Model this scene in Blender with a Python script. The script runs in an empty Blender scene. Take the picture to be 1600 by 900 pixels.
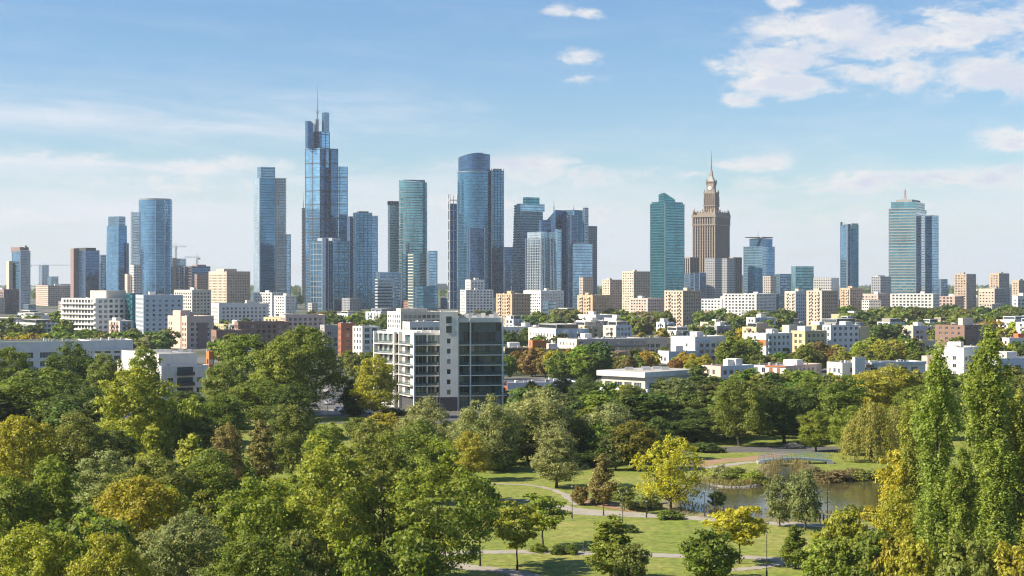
import bpy, math, random
import numpy as np
from mathutils import Vector

SC = bpy.context.scene
COL = SC.collection
R = math.radians
# ------------------------------------------------------------------ camera
F = 2600.0      # focal length in photo pixels (photo 1600 x 900)
HC = 38.0       # camera height: a roof terrace above the park
HY = 440.0      # the horizon's row in the photo
cam = bpy.data.cameras.new('camera'); cam_o = bpy.data.objects.new('camera', cam); COL.objects.link(cam_o)
cam.sensor_width = 36.0; cam.lens = 36.0*F/1600.0; cam.shift_y = -(450.0-HY)/1600.0
cam.clip_start = 1.0; cam.clip_end = 60000.0
cam_o.location = (0, 0, HC); cam_o.rotation_euler = (R(90), 0, 0)
SC.camera = cam_o
# ------------------------------------------------------------------ light
SUN_EL, SUN_AZ = R(37), R(-100)     # azimuth from +Y (view direction), negative = left
world = bpy.data.worlds.new('World'); SC.world = world; world.use_nodes = True
sun = bpy.data.lights.new('sun', 'SUN'); sun.energy = 5.0; sun.angle = R(0.53); sun.color = (1.0, 0.89, 0.70)
sun_o = bpy.data.objects.new('sun', sun); COL.objects.link(sun_o)
sd = Vector((math.sin(SUN_AZ)*math.cos(SUN_EL), math.cos(SUN_AZ)*math.cos(SUN_EL), math.sin(SUN_EL)))
sun_o.rotation_euler = sd.to_track_quat('Z', 'Y').to_euler(); sun_o.location = (-300, 100, 500)
SC.view_settings.view_transform = 'Standard'; SC.view_settings.look = 'None'
SC.view_settings.exposure = 1.0; SC.view_settings.gamma = 1.0; SC.view_settings.use_curve_mapping = False
cy = SC.cycles
cy.use_denoising = True; cy.denoising_prefilter = 'FAST'; cy.filter_width = 1.2; cy.max_bounces = 6; cy.diffuse_bounces = 3; cy.glossy_bounces = 3
cy.transmission_bounces = 4; cy.volume_bounces = 0; cy.sample_clamp_indirect = 4.0; cy.caustics_reflective = False; cy.caustics_refractive = False

def world_nodes():
    nt = world.node_tree; N = nt.nodes; Lk = nt.links
    N.clear()
    out = N.new('ShaderNodeOutputWorld'); bg = N.new('ShaderNodeBackground'); bg.inputs[1].default_value = 0.069
    Lk.new(bg.outputs[0], out.inputs[0])
    sky = N.new('ShaderNodeTexSky'); sky.sky_type = 'NISHITA'; sky.sun_disc = False
    sky.sun_elevation = SUN_EL; sky.sun_rotation = SUN_AZ; sky.altitude = 100; sky.air_density = 1.0; sky.dust_density = 0.25; sky.ozone_density = 4.5
    tc = N.new('ShaderNodeTexCoord'); sep = N.new('ShaderNodeSeparateXYZ'); Lk.new(tc.outputs['Generated'], sep.inputs[0])
    def M(op, a, b=None, c=None):
        n = N.new('ShaderNodeMath'); n.operation = op
        for k, v in enumerate((a, b, c)):
            if v is None: continue
            if isinstance(v, (int, float)): n.inputs[k].default_value = v
            else: Lk.new(v, n.inputs[k])
        return n.outputs[0]
    def sstep(v, lo, hi):
        n = N.new('ShaderNodeMapRange'); n.interpolation_type = 'SMOOTHSTEP'
        Lk.new(v, n.inputs[0]); n.inputs[1].default_value = lo; n.inputs[2].default_value = hi
        return n.outputs[0]
    az = M('ARCTAN2', sep.outputs[0], sep.outputs[1]); el = M('ARCSINE', sep.outputs[2])
    # photo pixels: x = 800+2600 tan(az), so az 0.1 = 260 px
    def vec(sx, sy, oz=0.0):
        c = N.new('ShaderNodeCombineXYZ'); Lk.new(M('MULTIPLY', az, sx), c.inputs[0]); Lk.new(M('MULTIPLY', el, sy), c.inputs[1]); c.inputs[2].default_value = oz
        return c.outputs[0]
    def noise(v, scale, detail, rough=.55, dist=0.0):
        n = N.new('ShaderNodeTexNoise'); Lk.new(v, n.inputs['Vector']); n.inputs['Scale'].default_value = scale
        n.inputs['Detail'].default_value = detail; n.inputs['Roughness'].default_value = rough; n.inputs['Distortion'].default_value = dist
        return n.outputs[0]
    def blob(px, py, wx, wy):
        a0 = math.atan((px-800)/F); e0 = math.atan((HY-py)/F); 
        dx = M('DIVIDE', M('SUBTRACT', az, a0), wx/F); dy = M('DIVIDE', M('SUBTRACT', el, e0), wy/F)
        d = M('ADD', M('MULTIPLY', dx, dx), M('MULTIPLY', dy, dy))
        return M('EXPONENT', M('MULTIPLY', d, -1.0))
    # 1. low bank of soft stretched cloud towards the horizon
    low = sstep(el, 0.125, 0.01)
    n1 = M('ADD', M('MULTIPLY', noise(vec(7, 26, 3.1), 1.0, 8, .62, .5), .72), M('MULTIPLY', noise(vec(24, 80, 6.1), 1.0, 7, .62, .6), .28))
    bank = M('MULTIPLY', sstep(M('ADD', n1, M('MULTIPLY', low, 0.30)), 0.54, 0.80), M('MULTIPLY', low, 0.94))
    # 2. thin high veils: combed streaks
    sh = M('ADD', el, M('MULTIPLY', az, .06))
    cv = N.new('ShaderNodeCombineXYZ'); Lk.new(M('MULTIPLY', az, 6.0), cv.inputs[0]); Lk.new(M('MULTIPLY', sh, 62.0), cv.inputs[1]); cv.inputs[2].default_value = 9.7
    n2 = M('ADD', M('MULTIPLY', noise(cv.outputs[0], 1.0, 8, .62, .5), .65), M('MULTIPLY', noise(vec(18, 70, 2.2), 1.0, 8, .66, .8), .35))
    veil_m = None
    for vb in ((90, 185, 330, 34), (370, 200, 240, 34), (60, 262, 260, 26), (330, 268, 230, 20), (560, 180, 200, 34), (500, 290, 260, 24), (180, 330, 300, 30)):
        k = blob(*vb); veil_m = k if veil_m is None else M('MAXIMUM', veil_m, k)
    veil = M('MULTIPLY', sstep(M('ADD', n2, M('MULTIPLY', veil_m, .18)), 0.42, 0.84), M('ADD', 0.20, M('MULTIPLY', veil_m, .66)))
    # 3. cumulus
    n3 = M('ADD', M('MULTIPLY', noise(vec(16, 40, 1.3), 1.0, 8, .62, .3), .6), M('MULTIPLY', noise(vec(46, 105, 7.7), 1.0, 7, .62, .4), .4))
    cm = None
    for b in ((1420, 75, 220, 46, 1), (1560, 40, 150, 48, 1), (1200, 100, 130, 24, 1), (1290, 45, 110, 26, 1), (1230, 140, 100, 24, 1), (1560, 130, 140, 34, 1), (1160, 158, 50, 15, .95), (1130, 103, 60, 14, .95), (1400, 120, 180, 34, .85),
              (908, 94, 56, 17, .82), (893, 124, 48, 16, .82), (873, 17, 36, 12, .78), (918, 21, 32, 12, .75), (1228, 8, 32, 15, 1), (1575, 228, 65, 19, 1),
              (1380, 288, 230, 24, .80), (1540, 285, 170, 26, .80), (1190, 258, 110, 16, .70), (820, 258, 120, 16, .75), (930, 275, 190, 22, .78), (330, 262, 170, 18, .72), (60, 258, 170, 18, .7), (250, 290, 220, 18, .66), (80, 345, 180, 22, .66), (1320, 345, 280, 22, .62), (1000, 330, 220, 20, .66), (700, 320, 200, 18, .6), (1500, 330, 200, 20, .6)):
        k = M('MULTIPLY', blob(*b[:4]), b[4]); cm = k if cm is None else M('MAXIMUM', cm, k)
    cum_d = M('ADD', M('MULTIPLY', cm, 0.62), M('MULTIPLY', M('SUBTRACT', n3, 0.5), 2.7))
    cum = M('MULTIPLY', sstep(cum_d, 0.16, 0.66), M('MINIMUM', 1.0, M('MULTIPLY', cm, 2.0)))
    # shading painted into the cumulus: dense cores greyer, thin parts brighter
    shade = sstep(M('ADD', cum_d, M('MULTIPLY', M('SUBTRACT', noise(vec(30, 60, 4.4), 1.0, 5, .6), .5), 1.2)), 0.85, 0.30)
    def mixc(f, a, b):
        m = N.new('ShaderNodeMix'); m.data_type = 'RGBA'
        Lk.new(f, m.inputs['Factor'])
        for sock, v in ((m.inputs['A'], a), (m.inputs['B'], b)):
            if isinstance(v, tuple): sock.default_value = v + (1,)
            else: Lk.new(v, sock)
        return m.outputs['Result']
    hs = N.new('ShaderNodeHueSaturation'); hs.inputs['Saturation'].default_value = 1.14; hs.inputs['Hue'].default_value = .503; Lk.new(sky.outputs[0], hs.inputs['Color'])
    c = hs.outputs[0]
    c = mixc(bank, c, (5.85, 6.15, 6.7))
    c = mixc(veil, c, (6.1, 6.3, 6.8))
    c = mixc(cum, c, mixc(shade, (5.0, 5.35, 6.2), (6.75, 6.6, 6.5)))
    Lk.new(c, bg.inputs[0])
world_nodes()
# ------------------------------------------------------------------ helpers
def X(px, D): return (px-800.0)/F*D
def Z(py, D): return HC-(py-HY)/F*D
def GD(py): return F*HC/(py-HY)                       # depth of a ground point seen at row py
def G(px, py): D = GD(py); return (X(px, D), D)

class NT:
    def __init__(s, name):
        s.m = bpy.data.materials.new(name); s.m.use_nodes = True
        s.t = s.m.node_tree; s.N = s.t.nodes; s.L = s.t.links
        s.b = s.N['Principled BSDF']; s.out = s.N['Material Output']
    def n(s, typ, **kw):
        x = s.N.new('ShaderNode'+typ)
        for k, v in kw.items(): setattr(x, k, v)
        return x
    def link(s, a, b): s.L.new(a, b)
    def math(s, op, *a):
        x = s.n('Math', operation=op)
        for k, v in enumerate(a):
            if isinstance(v, (int, float)): x.inputs[k].default_value = v
            else: s.link(v, x.inputs[k])
        return x.outputs[0]
    def mix(s, f, a, b, mode='MIX'):
        x = s.n('Mix', data_type='RGBA', blend_type=mode)
        for sock, v in ((x.inputs['Factor'], f), (x.inputs['A'], a), (x.inputs['B'], b)):
            if isinstance(v, (int, float)): sock.default_value = v
            elif isinstance(v, tuple): sock.default_value = tuple(v)+(1,)
            else: s.link(v, sock)
        return x.outputs['Result']
    def noise(s, scale, detail=4, rough=.55, coord='Object', vec=None):
        tc = s.n('TexCoord'); x = s.n('TexNoise')
        s.link(vec if vec is not None else tc.outputs[coord], x.inputs['Vector'])
        x.inputs['Scale'].default_value = scale; x.inputs['Detail'].default_value = detail; x.inputs['Roughness'].default_value = rough
        return x.outputs[0]
    def ramp(s, v, lo, hi):
        x = s.n('MapRange'); s.link(v, x.inputs[0]); x.inputs[1].default_value = lo; x.inputs[2].default_value = hi
        return x.outputs[0]
    def setp(s, **kw):
        for k, v in kw.items():
            sock = s.b.inputs[k.replace('_', ' ')]
            if isinstance(v, (int, float)): sock.default_value = v
            elif isinstance(v, tuple): sock.default_value = tuple(v)+(1,)
            else: s.link(v, sock)

MATS = {}
def plain(name, c, rough=.75, metal=0.0, var=.16, scale=.35):
    if name in MATS: return MATS[name]
    q = NT(name)
    nz = q.ramp(q.noise(scale, 5), .3, .7)
    # faint vertical weather streaks
    tc = q.n('TexCoord'); mp = q.n('Mapping'); mp.inputs['Scale'].default_value = (1.2, 1.2, .08); q.link(tc.outputs['Object'], mp.inputs[0])
    st = q.ramp(q.noise(1.0, 3, vec=mp.outputs[0]), .25, .75)
    f = q.math('MULTIPLY_ADD', q.math('ADD', nz, st), var, 1.0-var)
    g = q.n('CombineColor'); [q.link(f, g.inputs[k]) for k in range(3)]
    q.setp(Base_Color=q.mix(1.0, c, g.outputs[0], 'MULTIPLY'), Roughness=rough, Metallic=metal)
    MATS[name] = q.m
    return q.m

def curtain(name, tint, fh=3.6, pw=1.5, band=.22, bandc=None, rough=.07, metal=.82, var=.45, wob=.016, mull=.10, mullc=None):
    """glass curtain wall; UV map is in metres (u along the wall, v = height)"""
    if name in MATS: return MATS[name]
    q = NT(name)
    uv = q.n('UVMap'); sep = q.n('SeparateXYZ'); q.link(uv.outputs[0], sep.inputs[0])
    u = q.math('DIVIDE', sep.outputs[0], pw); v = q.math('DIVIDE', sep.outputs[1], fh)
    fu = q.math('FRACT', u); fv = q.math('FRACT', v)
    cmb = q.n('CombineXYZ'); q.link(q.math('FLOOR', u), cmb.inputs[0]); q.link(q.math('FLOOR', v), cmb.inputs[1])
    wn = q.n('TexWhiteNoise', noise_dimensions='3D'); q.link(cmb.outputs[0], wn.inputs['Vector'])
    cb2 = q.n('CombineXYZ'); q.link(q.math('FLOOR', q.math('DIVIDE', u, 4.0)), cb2.inputs[0]); q.link(q.math('FLOOR', v), cb2.inputs[1]); cb2.inputs[2].default_value = 5.5
    wn2 = q.n('TexWhiteNoise', noise_dimensions='3D'); q.link(cb2.outputs[0], wn2.inputs['Vector'])
    mp = q.n('Mapping'); mp.inputs['Scale'].default_value = (.055, .016, 1); q.link(uv.outputs[0], mp.inputs[0]); big = q.ramp(q.noise(1.0, 5, .62, vec=mp.outputs[0]), .32, .68)  # big: broken vertical reflections painted into the glass tint
    f = q.math('ADD', q.math('MULTIPLY', wn.outputs[0], var*.5), q.math('ADD', q.math('MULTIPLY', wn2.outputs[0], var*.6), q.math('MULTIPLY_ADD', big, .62, .60-var*.5)))
    g = q.n('CombineColor'); [q.link(f, g.inputs[k]) for k in range(3)]
    col = q.mix(1.0, tint, g.outputs[0], 'MULTIPLY')
    bm = q.math('LESS_THAN', fv, band); mm = q.math('LESS_THAN', fu, mull)
    bc = bandc or tuple(.45*t for t in tint)
    col = q.mix(bm, col, bc); col = q.mix(mm, col, mullc or bc)
    solid = q.math('MAXIMUM', bm, mm)
    sub = q.n('VectorMath', operation='SUBTRACT'); q.link(wn.outputs[1], sub.inputs[0]); sub.inputs[1].default_value = (.5, .5, .5)
    sc = q.n('VectorMath', operation='SCALE'); q.link(sub.outputs[0], sc.inputs[0]); sc.inputs['Scale'].default_value = wob
    geo = q.n('NewGeometry'); ad = q.n('VectorMath', operation='ADD'); q.link(geo.outputs['Normal'], ad.inputs[0]); q.link(sc.outputs[0], ad.inputs[1])
    nm = q.n('VectorMath', operation='NORMALIZE'); q.link(ad.outputs[0], nm.inputs[0])
    q.link(nm.outputs[0], q.b.inputs['Normal'])
    q.setp(Base_Color=col, Metallic=q.math('MULTIPLY_ADD', solid, -metal*.75, metal), Roughness=q.math('MULTIPLY_ADD', solid, .35, rough))
    MATS[name] = q.m
    return q.m

def pane_mat(name, c=(.03, .04, .05), rough=.06, blinds=True):
    if name in MATS: return MATS[name]
    q = NT(name)
    oi = q.n('ObjectInfo'); geo = q.n('NewGeometry')
    rnd = q.math('FRACT', q.math('ADD', q.math('MULTIPLY', oi.outputs['Random'], 7.3), geo.outputs['Random Per Island']))
    col = q.mix(q.ramp(rnd, .45, .5), c, tuple(min(1, 2.2*x+.02) for x in c))
    if blinds: col = q.mix(q.math('GREATER_THAN', rnd, .86), col, (.32, .30, .27))    # a drawn blind
    q.setp(Base_Color=col, Roughness=rough, IOR=1.55, Specular_IOR_Level=.8)
    MATS[name] = q.m
    return q.m

class MB:
    """collects polygons (with UVs in metres) and builds one mesh object"""
    def __init__(s): s.v = []; s.f = []; s.m = []; s.uv = []; s.smooth = False
    def face(s, pts, mat=0, uv=None):
        b = len(s.v); s.v += [tuple(p) for p in pts]; s.f.append(tuple(range(b, b+len(pts)))); s.m.append(mat)
        s.uv += uv if uv else [(p[0], p[1]) for p in pts]
    def box(s, x0, x1, y0, y1, z0, z1, mat=0):
        P = [(x0, y0), (x1, y0), (x1, y1), (x0, y1)]
        s.prism(P, z0, z1, mat)
    def prism(s, P, z0, z1, mat=0, top=None, Q=None, bottom=True, caps=True):
        """P footprint ccw; z1 number or list per vertex; Q = footprint at the top"""
        n = len(P); Q = Q or P
        zt = z1 if isinstance(z1, (list, tuple)) else [z1]*n
        u = 0.0
        for i in range(n):
            j = (i+1) % n; a, b, c, d = P[i], P[j], Q[j], Q[i]
            w = math.hypot(b[0]-a[0], b[1]-a[1])
            s.face([(a[0], a[1], z0), (b[0], b[1], z0), (c[0], c[1], zt[j]), (d[0], d[1], zt[i])], mat, [(u, z0), (u+w, z0), (u+w, zt[j]), (u, zt[i])])
            u += w
        if caps:
            s.face([(Q[i][0], Q[i][1], zt[i]) for i in range(n)], mat if top is None else top, [(0.8, .5)]*n if top is None else None)
            if bottom: s.face([(p[0], p[1], z0) for p in reversed(P)], mat if top is None else top, [(0.8, .5)]*n)
    def tube(s, p0, p1, r0, r1, n=6, mat=0, cap=True):
        a = Vector(p0); b = Vector(p1); d = (b-a).normalized()
        t = d.orthogonal().normalized(); w = d.cross(t)
        k0 = [a+(t*math.cos(2*math.pi*i/n)+w*math.sin(2*math.pi*i/n))*r0 for i in range(n)]
        k1 = [b+(t*math.cos(2*math.pi*i/n)+w*math.sin(2*math.pi*i/n))*r1 for i in range(n)]
        for i in range(n): s.face([k0[i], k0[(i+1) % n], k1[(i+1) % n], k1[i]], mat)
        if cap: s.face(k1, mat); s.face(k0[::-1], mat)
    def cyl(s, cx, cy, r, z0, z1, n=24, mat=0, top=None, r1=None):
        P = [(cx+r*math.cos(2*math.pi*i/n), cy+r*math.sin(2*math.pi*i/n)) for i in range(n)]
        q = r if r1 is None else r1
        Q = [(cx+q*math.cos(2*math.pi*i/n), cy+q*math.sin(2*math.pi*i/n)) for i in range(n)]
        s.prism(P, z0, z1, mat, top, Q)
    def mesh(s, name, mats):
        me = bpy.data.meshes.new(name); me.from_pydata(s.v, [], s.f)
        for m in mats: me.materials.append(m)
        me.polygons.foreach_set('material_index', s.m)
        ul = me.uv_layers.new(name='UVMap'); ul.data.foreach_set('uv', np.array(s.uv, dtype=np.float32).ravel())
        if s.smooth: me.polygons.foreach_set('use_smooth', [True]*len(s.f))
        me.update(); return me
    def build(s, name, mats, parent=None, loc=None):
        o = bpy.data.objects.new(name, s.mesh(name, mats if isinstance(mats, (list, tuple)) else [mats])); COL.objects.link(o)
        if parent: o.parent = parent
        if loc: o.location = loc
        return o

def tag(o, label=None, cat=None, group=None, kind=None):
    if label: o['label'] = label
    if cat: o['category'] = cat
    if group: o['group'] = group
    if kind: o['kind'] = kind
    return o
def empty(name, loc, rz=0.0, label=None, cat=None, group=None):
    o = bpy.data.objects.new(name, None); COL.objects.link(o); o.location = loc; o.rotation_euler = (0, 0, rz); o.empty_display_size = 1
    return tag(o, label, cat, group)
def inst(name, me, parent, loc=(0, 0, 0), rz=0.0, scale=None):
    o = bpy.data.objects.new(name, me); COL.objects.link(o); o.parent = parent; o.location = loc; o.rotation_euler = (0, 0, rz)
    if scale: o.scale = scale
    return o

# ------------------------------------------------------------------ the ground, lawn, pond, paths
def ground_mat():
    q = NT('city_ground')
    a = q.ramp(q.noise(.012, 4), .42, .58); b = q.noise(.3, 4)
    green = q.mix(b, (.035, .055, .018), (.07, .085, .03)); grey = q.mix(b, (.10, .098, .095), (.17, .165, .16))
    q.setp(Base_Color=q.mix(a, green, grey), Roughness=.9); return q.m
def lawn_mat():
    q = NT('lawn_grass')
    a = q.ramp(q.noise(.06, 5, .6), .38, .62); b = q.ramp(q.noise(.35, 6, .7), .35, .65); c = q.ramp(q.noise(.75, 7, .75), .32, .68)
    # mown bands and ground worn by footfall run across the park
    tc = q.n('TexCoord'); mp = q.n('Mapping'); mp.inputs['Scale'].default_value = (.025, .16, .2); q.link(tc.outputs['Object'], mp.inputs[0])
    st = q.ramp(q.noise(1.0, 5, .6, vec=mp.outputs[0]), .40, .60)
    col = q.mix(a, (.145, .205, .030), (.275, .265, .078))
    col = q.mix(q.math('MULTIPLY', st, .75), col, (.145, .205, .026)); col = q.mix(q.math('MULTIPLY', b, .5), col, (.225, .225, .060))
    worn = q.ramp(q.noise(.11, 6, .7), .60, .72); col = q.mix(q.math('MULTIPLY', worn, .6), col, (.30, .225, .12))
    g = q.math('MULTIPLY_ADD', c, .95, .52); cc = q.n('CombineColor'); [q.link(g, cc.inputs[k]) for k in range(3)]
    col = q.mix(1.0, col, cc.outputs[0], 'MULTIPLY')
    bp = q.n('Bump'); bp.inputs['Strength'].default_value = .5; bp.inputs['Distance'].default_value = .08; q.link(q.noise(6.0, 5, .7), bp.inputs['Height']); q.link(bp.outputs[0], q.b.inputs['Normal'])
    q.setp(Base_Color=col, Roughness=.85, Specular_IOR_Level=.2); return q.m
def water_mat():
    q = NT('pond_water')
    tc = q.n('TexCoord'); mp = q.n('Mapping'); mp.inputs['Scale'].default_value = (.7, .35, 1); q.link(tc.outputs['Object'], mp.inputs[0])
    bp = q.n('Bump'); bp.inputs['Strength'].default_value = .5; bp.inputs['Distance'].default_value = .04; q.link(q.noise(2.2, 4, .6, vec=mp.outputs[0]), bp.inputs['Height']); q.link(bp.outputs[0], q.b.inputs['Normal'])
    q.setp(Base_Color=q.mix(q.noise(.08, 3), (.050, .050, .020), (.075, .066, .028)), Roughness=.06, IOR=1.33); return q.m
def gravel(name, c1, c2):
    q = NT(name)
    col = q.mix(q.ramp(q.noise(.4, 5), .3, .7), c1, c2); g = q.math('MULTIPLY_ADD', q.noise(5.0, 3, .7), .5, .75)
    cc = q.n('CombineColor'); [q.link(g, cc.inputs[k]) for k in range(3)]
    q.setp(Base_Color=q.mix(1.0, col, cc.outputs[0], 'MULTIPLY'), Roughness=.9); return q.m
M_ASPH = gravel('asphalt', (.07, .07, .072), (.12, .12, .12))
M_PATH = gravel('path_gravel', (.27, .245, .21), (.36, .33, .285))
M_DIRT = gravel('dirt_brown', (.26, .16, .09), (.33, .22, .13))

def sheet(name, pts, z, mat, kind='structure', parent=None):
    mb = MB(); mb.face([(p[0], p[1], z) for p in pts]); o = mb.build(name, mat, parent); o['kind'] = kind; return o
sheet('ground', [(-6000, -1200), (6000, -1200), (6000, 14000), (-6000, 14000)], 0, ground_mat())
sheet('lawn', [(-170, 60), (170, 60), (170, 455), (-170, 455)], .02, lawn_mat())

def ribbon(name, pts, widths, z, mat):
    """path along photo ground points, widths in metres"""
    C = [Vector(G(*p)) for p in pts]; fine = []; w = []
    for i in range(len(C)-1):
        p0 = C[max(i-1, 0)]; p1 = C[i]; p2 = C[i+1]; p3 = C[min(i+2, len(C)-1)]
        for k in range(16):
            t = k/16.0
            fine.append(.5*((2*p1)+(p2-p0)*t+(2*p0-5*p1+4*p2-p3)*t*t+(3*p1-p0-3*p2+p3)*t**3)); w.append(widths[i]*(1-t)+widths[i+1]*t)
    fine.append(C[-1]); w.append(widths[-1])
    mb = MB(); Lp = []; Rp = []
    for i, p in enumerate(fine):
        d = (fine[min(i+1, len(fine)-1)]-fine[max(i-1, 0)]).normalized(); nrm = Vector((-d.y, d.x))
        j = .13*math.sin(i*.9)+.16*math.sin(i*2.3)+.12*math.sin(i*5.1)
        Lp.append(p+nrm*(w[i]/2+j)); Rp.append(p-nrm*(w[i]/2-j))
    for i in range(len(fine)-1):
        mb.face([(Rp[i].x, Rp[i].y, z), (Rp[i+1].x, Rp[i+1].y, z), (Lp[i+1].x, Lp[i+1].y, z), (Lp[i].x, Lp[i].y, z)])
    o = mb.build(name, mat); o['kind'] = 'structure'; return o
ribbon('path', [(850, 784), (885, 797), (960, 803), (1040, 807), (1130, 813), (1250, 820), (1330, 823), (1400, 826), (1500, 830)], [3, 6.5, 6.5, 4.5, 4, 4, 3.5, 3.5, 3.5], .04, M_PATH)
ribbon('path', [(690, 866), (760, 863), (860, 863), (960, 867), (1080, 869), (1180, 872), (1260, 880), (1330, 890)], [3, 3, 3, 3.2, 3.4, 3, 3, 3], .045, M_PATH)
ribbon('path', [(690, 880), (735, 887), (790, 893), (840, 905), (880, 925)], [4, 3.6, 3.4, 3.4, 3.4], .05, M_PATH)
ribbon('path', [(470, 905), (520, 885), (570, 868), (640, 862), (690, 866)], [7, 6, 4.5, 3.5, 3], .055, M_PATH)
ribbon('path', [(1100, 893), (1170, 889), (1230, 880), (1300, 874)], [1.2, 2, 2, 1.5], .06, M_PATH)
ribbon('path', [(740, 757), (820, 758), (870, 768), (905, 790)], [1.3, 1.3, 1.4, 2], .065, M_PATH)
ribbon('path', [(760, 782), (820, 782), (865, 788)], [1.2, 1.2, 1.4], .07, M_PATH)
ribbon('dirt_path', [(905, 778), (935, 786), (975, 793), (1000, 800)], [4, 6, 6, 3], .07, M_DIRT)
ribbon('path', [(1060, 735), (1120, 729), (1165, 723), (1195, 722)], [3, 3, 2.5, 2.5], .04, M_PATH)
ribbon('dirt_path', [(1075, 727), (1120, 720), (1170, 717), (1230, 708)], [7, 7, 6, 4], .03, M_DIRT)
sheet('road', [G(430, 662), G(700, 662), G(760, 640), G(640, 610), G(500, 600), G(430, 630)], .03, M_ASPH)
sheet('pavement', [G(470, 648), G(535, 648), G(530, 640), G(475, 640)], .05, M_PATH)
sheet('verge', [G(470, 660), G(575, 660), G(570, 650), G(478, 650)], .06, lawn_mat())
sheet('road', [G(1030, 707), G(1330, 707), G(1330, 698), G(1030, 698)], .035, M_ASPH)  # dark asphalt tone also paints in the shadow over this strip

# pond: water sheet and a low bank all round
POND = [(1062, 790), (1075, 772), (1098, 757), (1130, 762), (1165, 762), (1192, 757), (1200, 742), (1215, 727), (1248, 727), (1252, 738), (1268, 748), (1300, 752), (1345, 750), (1385, 747), (1430, 752), (1455, 772), (1440, 795), (1390, 806), (1310, 812), (1230, 812), (1150, 808), (1095, 802)]
def smooth_loop(pts, k=4):
    C = [Vector(G(*p)) for p in pts]; n = len(C); o = []
    for i in range(n):
        p0, p1, p2, p3 = C[i-1], C[i], C[(i+1) % n], C[(i+2) % n]
        for j in range(k):
            t = j/k; o.append(.5*((2*p1)+(p2-p0)*t+(2*p0-5*p1+4*p2-p3)*t*t+(3*p1-p0-3*p2+p3)*t**3))
    return o
shore = smooth_loop(POND)
M_WATER = water_mat()
sheet('pond_water', [(p.x, p.y) for p in reversed(shore)], .10, M_WATER)
def bank():
    rings = []; rnd = random.Random(4)
    n = len(shore)
    for off, z in ((-.3, .02), (.25, .22), (1.2, .34), (3.2, .03)):
        ring = []
        for i, p in enumerate(shore):
            d = (shore[(i+1) % n]-shore[i-1]).normalized(); nr = Vector((-d.y, d.x))   # loop runs clockwise in plan
            q = p+nr*(off+rnd.uniform(-.12, .12)); ring.append((q.x, q.y, z+rnd.uniform(-.02, .04)))
        rings.append(ring)
    mb = MB()
    for a, b in zip(rings, rings[1:]):
        for i in range(n): mb.face([a[i], b[i], b[(i+1) % n], a[(i+1) % n]])
    q = NT('bank_earth'); q.setp(Base_Color=q.mix(q.ramp(q.noise(.8, 5), .35, .65), (.09, .10, .03), (.22, .18, .10)), Roughness=.95)
    o = mb.build('pond_bank', q.m); o['kind'] = 'structure'
bank()
# ------------------------------------------------------------------ trees
def leaf_mat(name, trans=.38, attr=False):
    q = NT(name)
    oi = q.n('ObjectInfo'); geo = q.n('NewGeometry')
    r = geo.outputs['Random Per Island']
    hsv = q.n('HueSaturation')
    if attr: at = q.n('Attribute', attribute_name='tint'); q.link(at.outputs['Color'], hsv.inputs['Color'])
    else: q.link(oi.outputs['Color'], hsv.inputs['Color'])
    q.link(q.math('MULTIPLY_ADD', r, .05, .475), hsv.inputs['Hue'])
    q.link(q.math('MULTIPLY_ADD', q.math('FRACT', q.math('MULTIPLY', r, 13.7)), .85, .6), hsv.inputs['Value'])
    patch = q.ramp(q.noise(.28, 3), .35, .68)          # whole boughs that have begun to turn
    hs2 = q.n('HueSaturation'); q.link(hsv.outputs[0], hs2.inputs['Color']); hs2.inputs['Hue'].default_value = .496; hs2.inputs['Value'].default_value = 1.3
    col = q.mix(q.math('MULTIPLY', patch, .75), hsv.outputs[0], hs2.outputs[0])
    q.setp(Base_Color=col, Roughness=.55, Specular_IOR_Level=.25)
    tr = q.n('BsdfTranslucent'); hs3 = q.n('HueSaturation'); q.link(col, hs3.inputs['Color']); hs3.inputs['Value'].default_value = 1.5; hs3.inputs['Saturation'].default_value = 1.1
    q.link(hs3.outputs[0], tr.inputs['Color'])
    mx = q.n('MixShader'); mx.inputs[0].default_value = trans; q.link(q.b.outputs[0], mx.inputs[1]); q.link(tr.outputs[0], mx.inputs[2]); q.link(mx.outputs[0], q.out.inputs[0])
    return q.m
M_LEAF = leaf_mat('leaves'); M_LEAFT = leaf_mat('far_leaves', attr=True)
def bark_mat():
    q = NT('bark'); tc = q.n('TexCoord'); mp = q.n('Mapping'); mp.inputs['Scale'].default_value = (4, 4, .7); q.link(tc.outputs['Object'], mp.inputs[0])
    q.setp(Base_Color=q.mix(q.noise(2.0, 4, vec=mp.outputs[0]), (.03, .024, .018), (.095, .075, .055)), Roughness=.9); return q.m
M_BARK = bark_mat()

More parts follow.
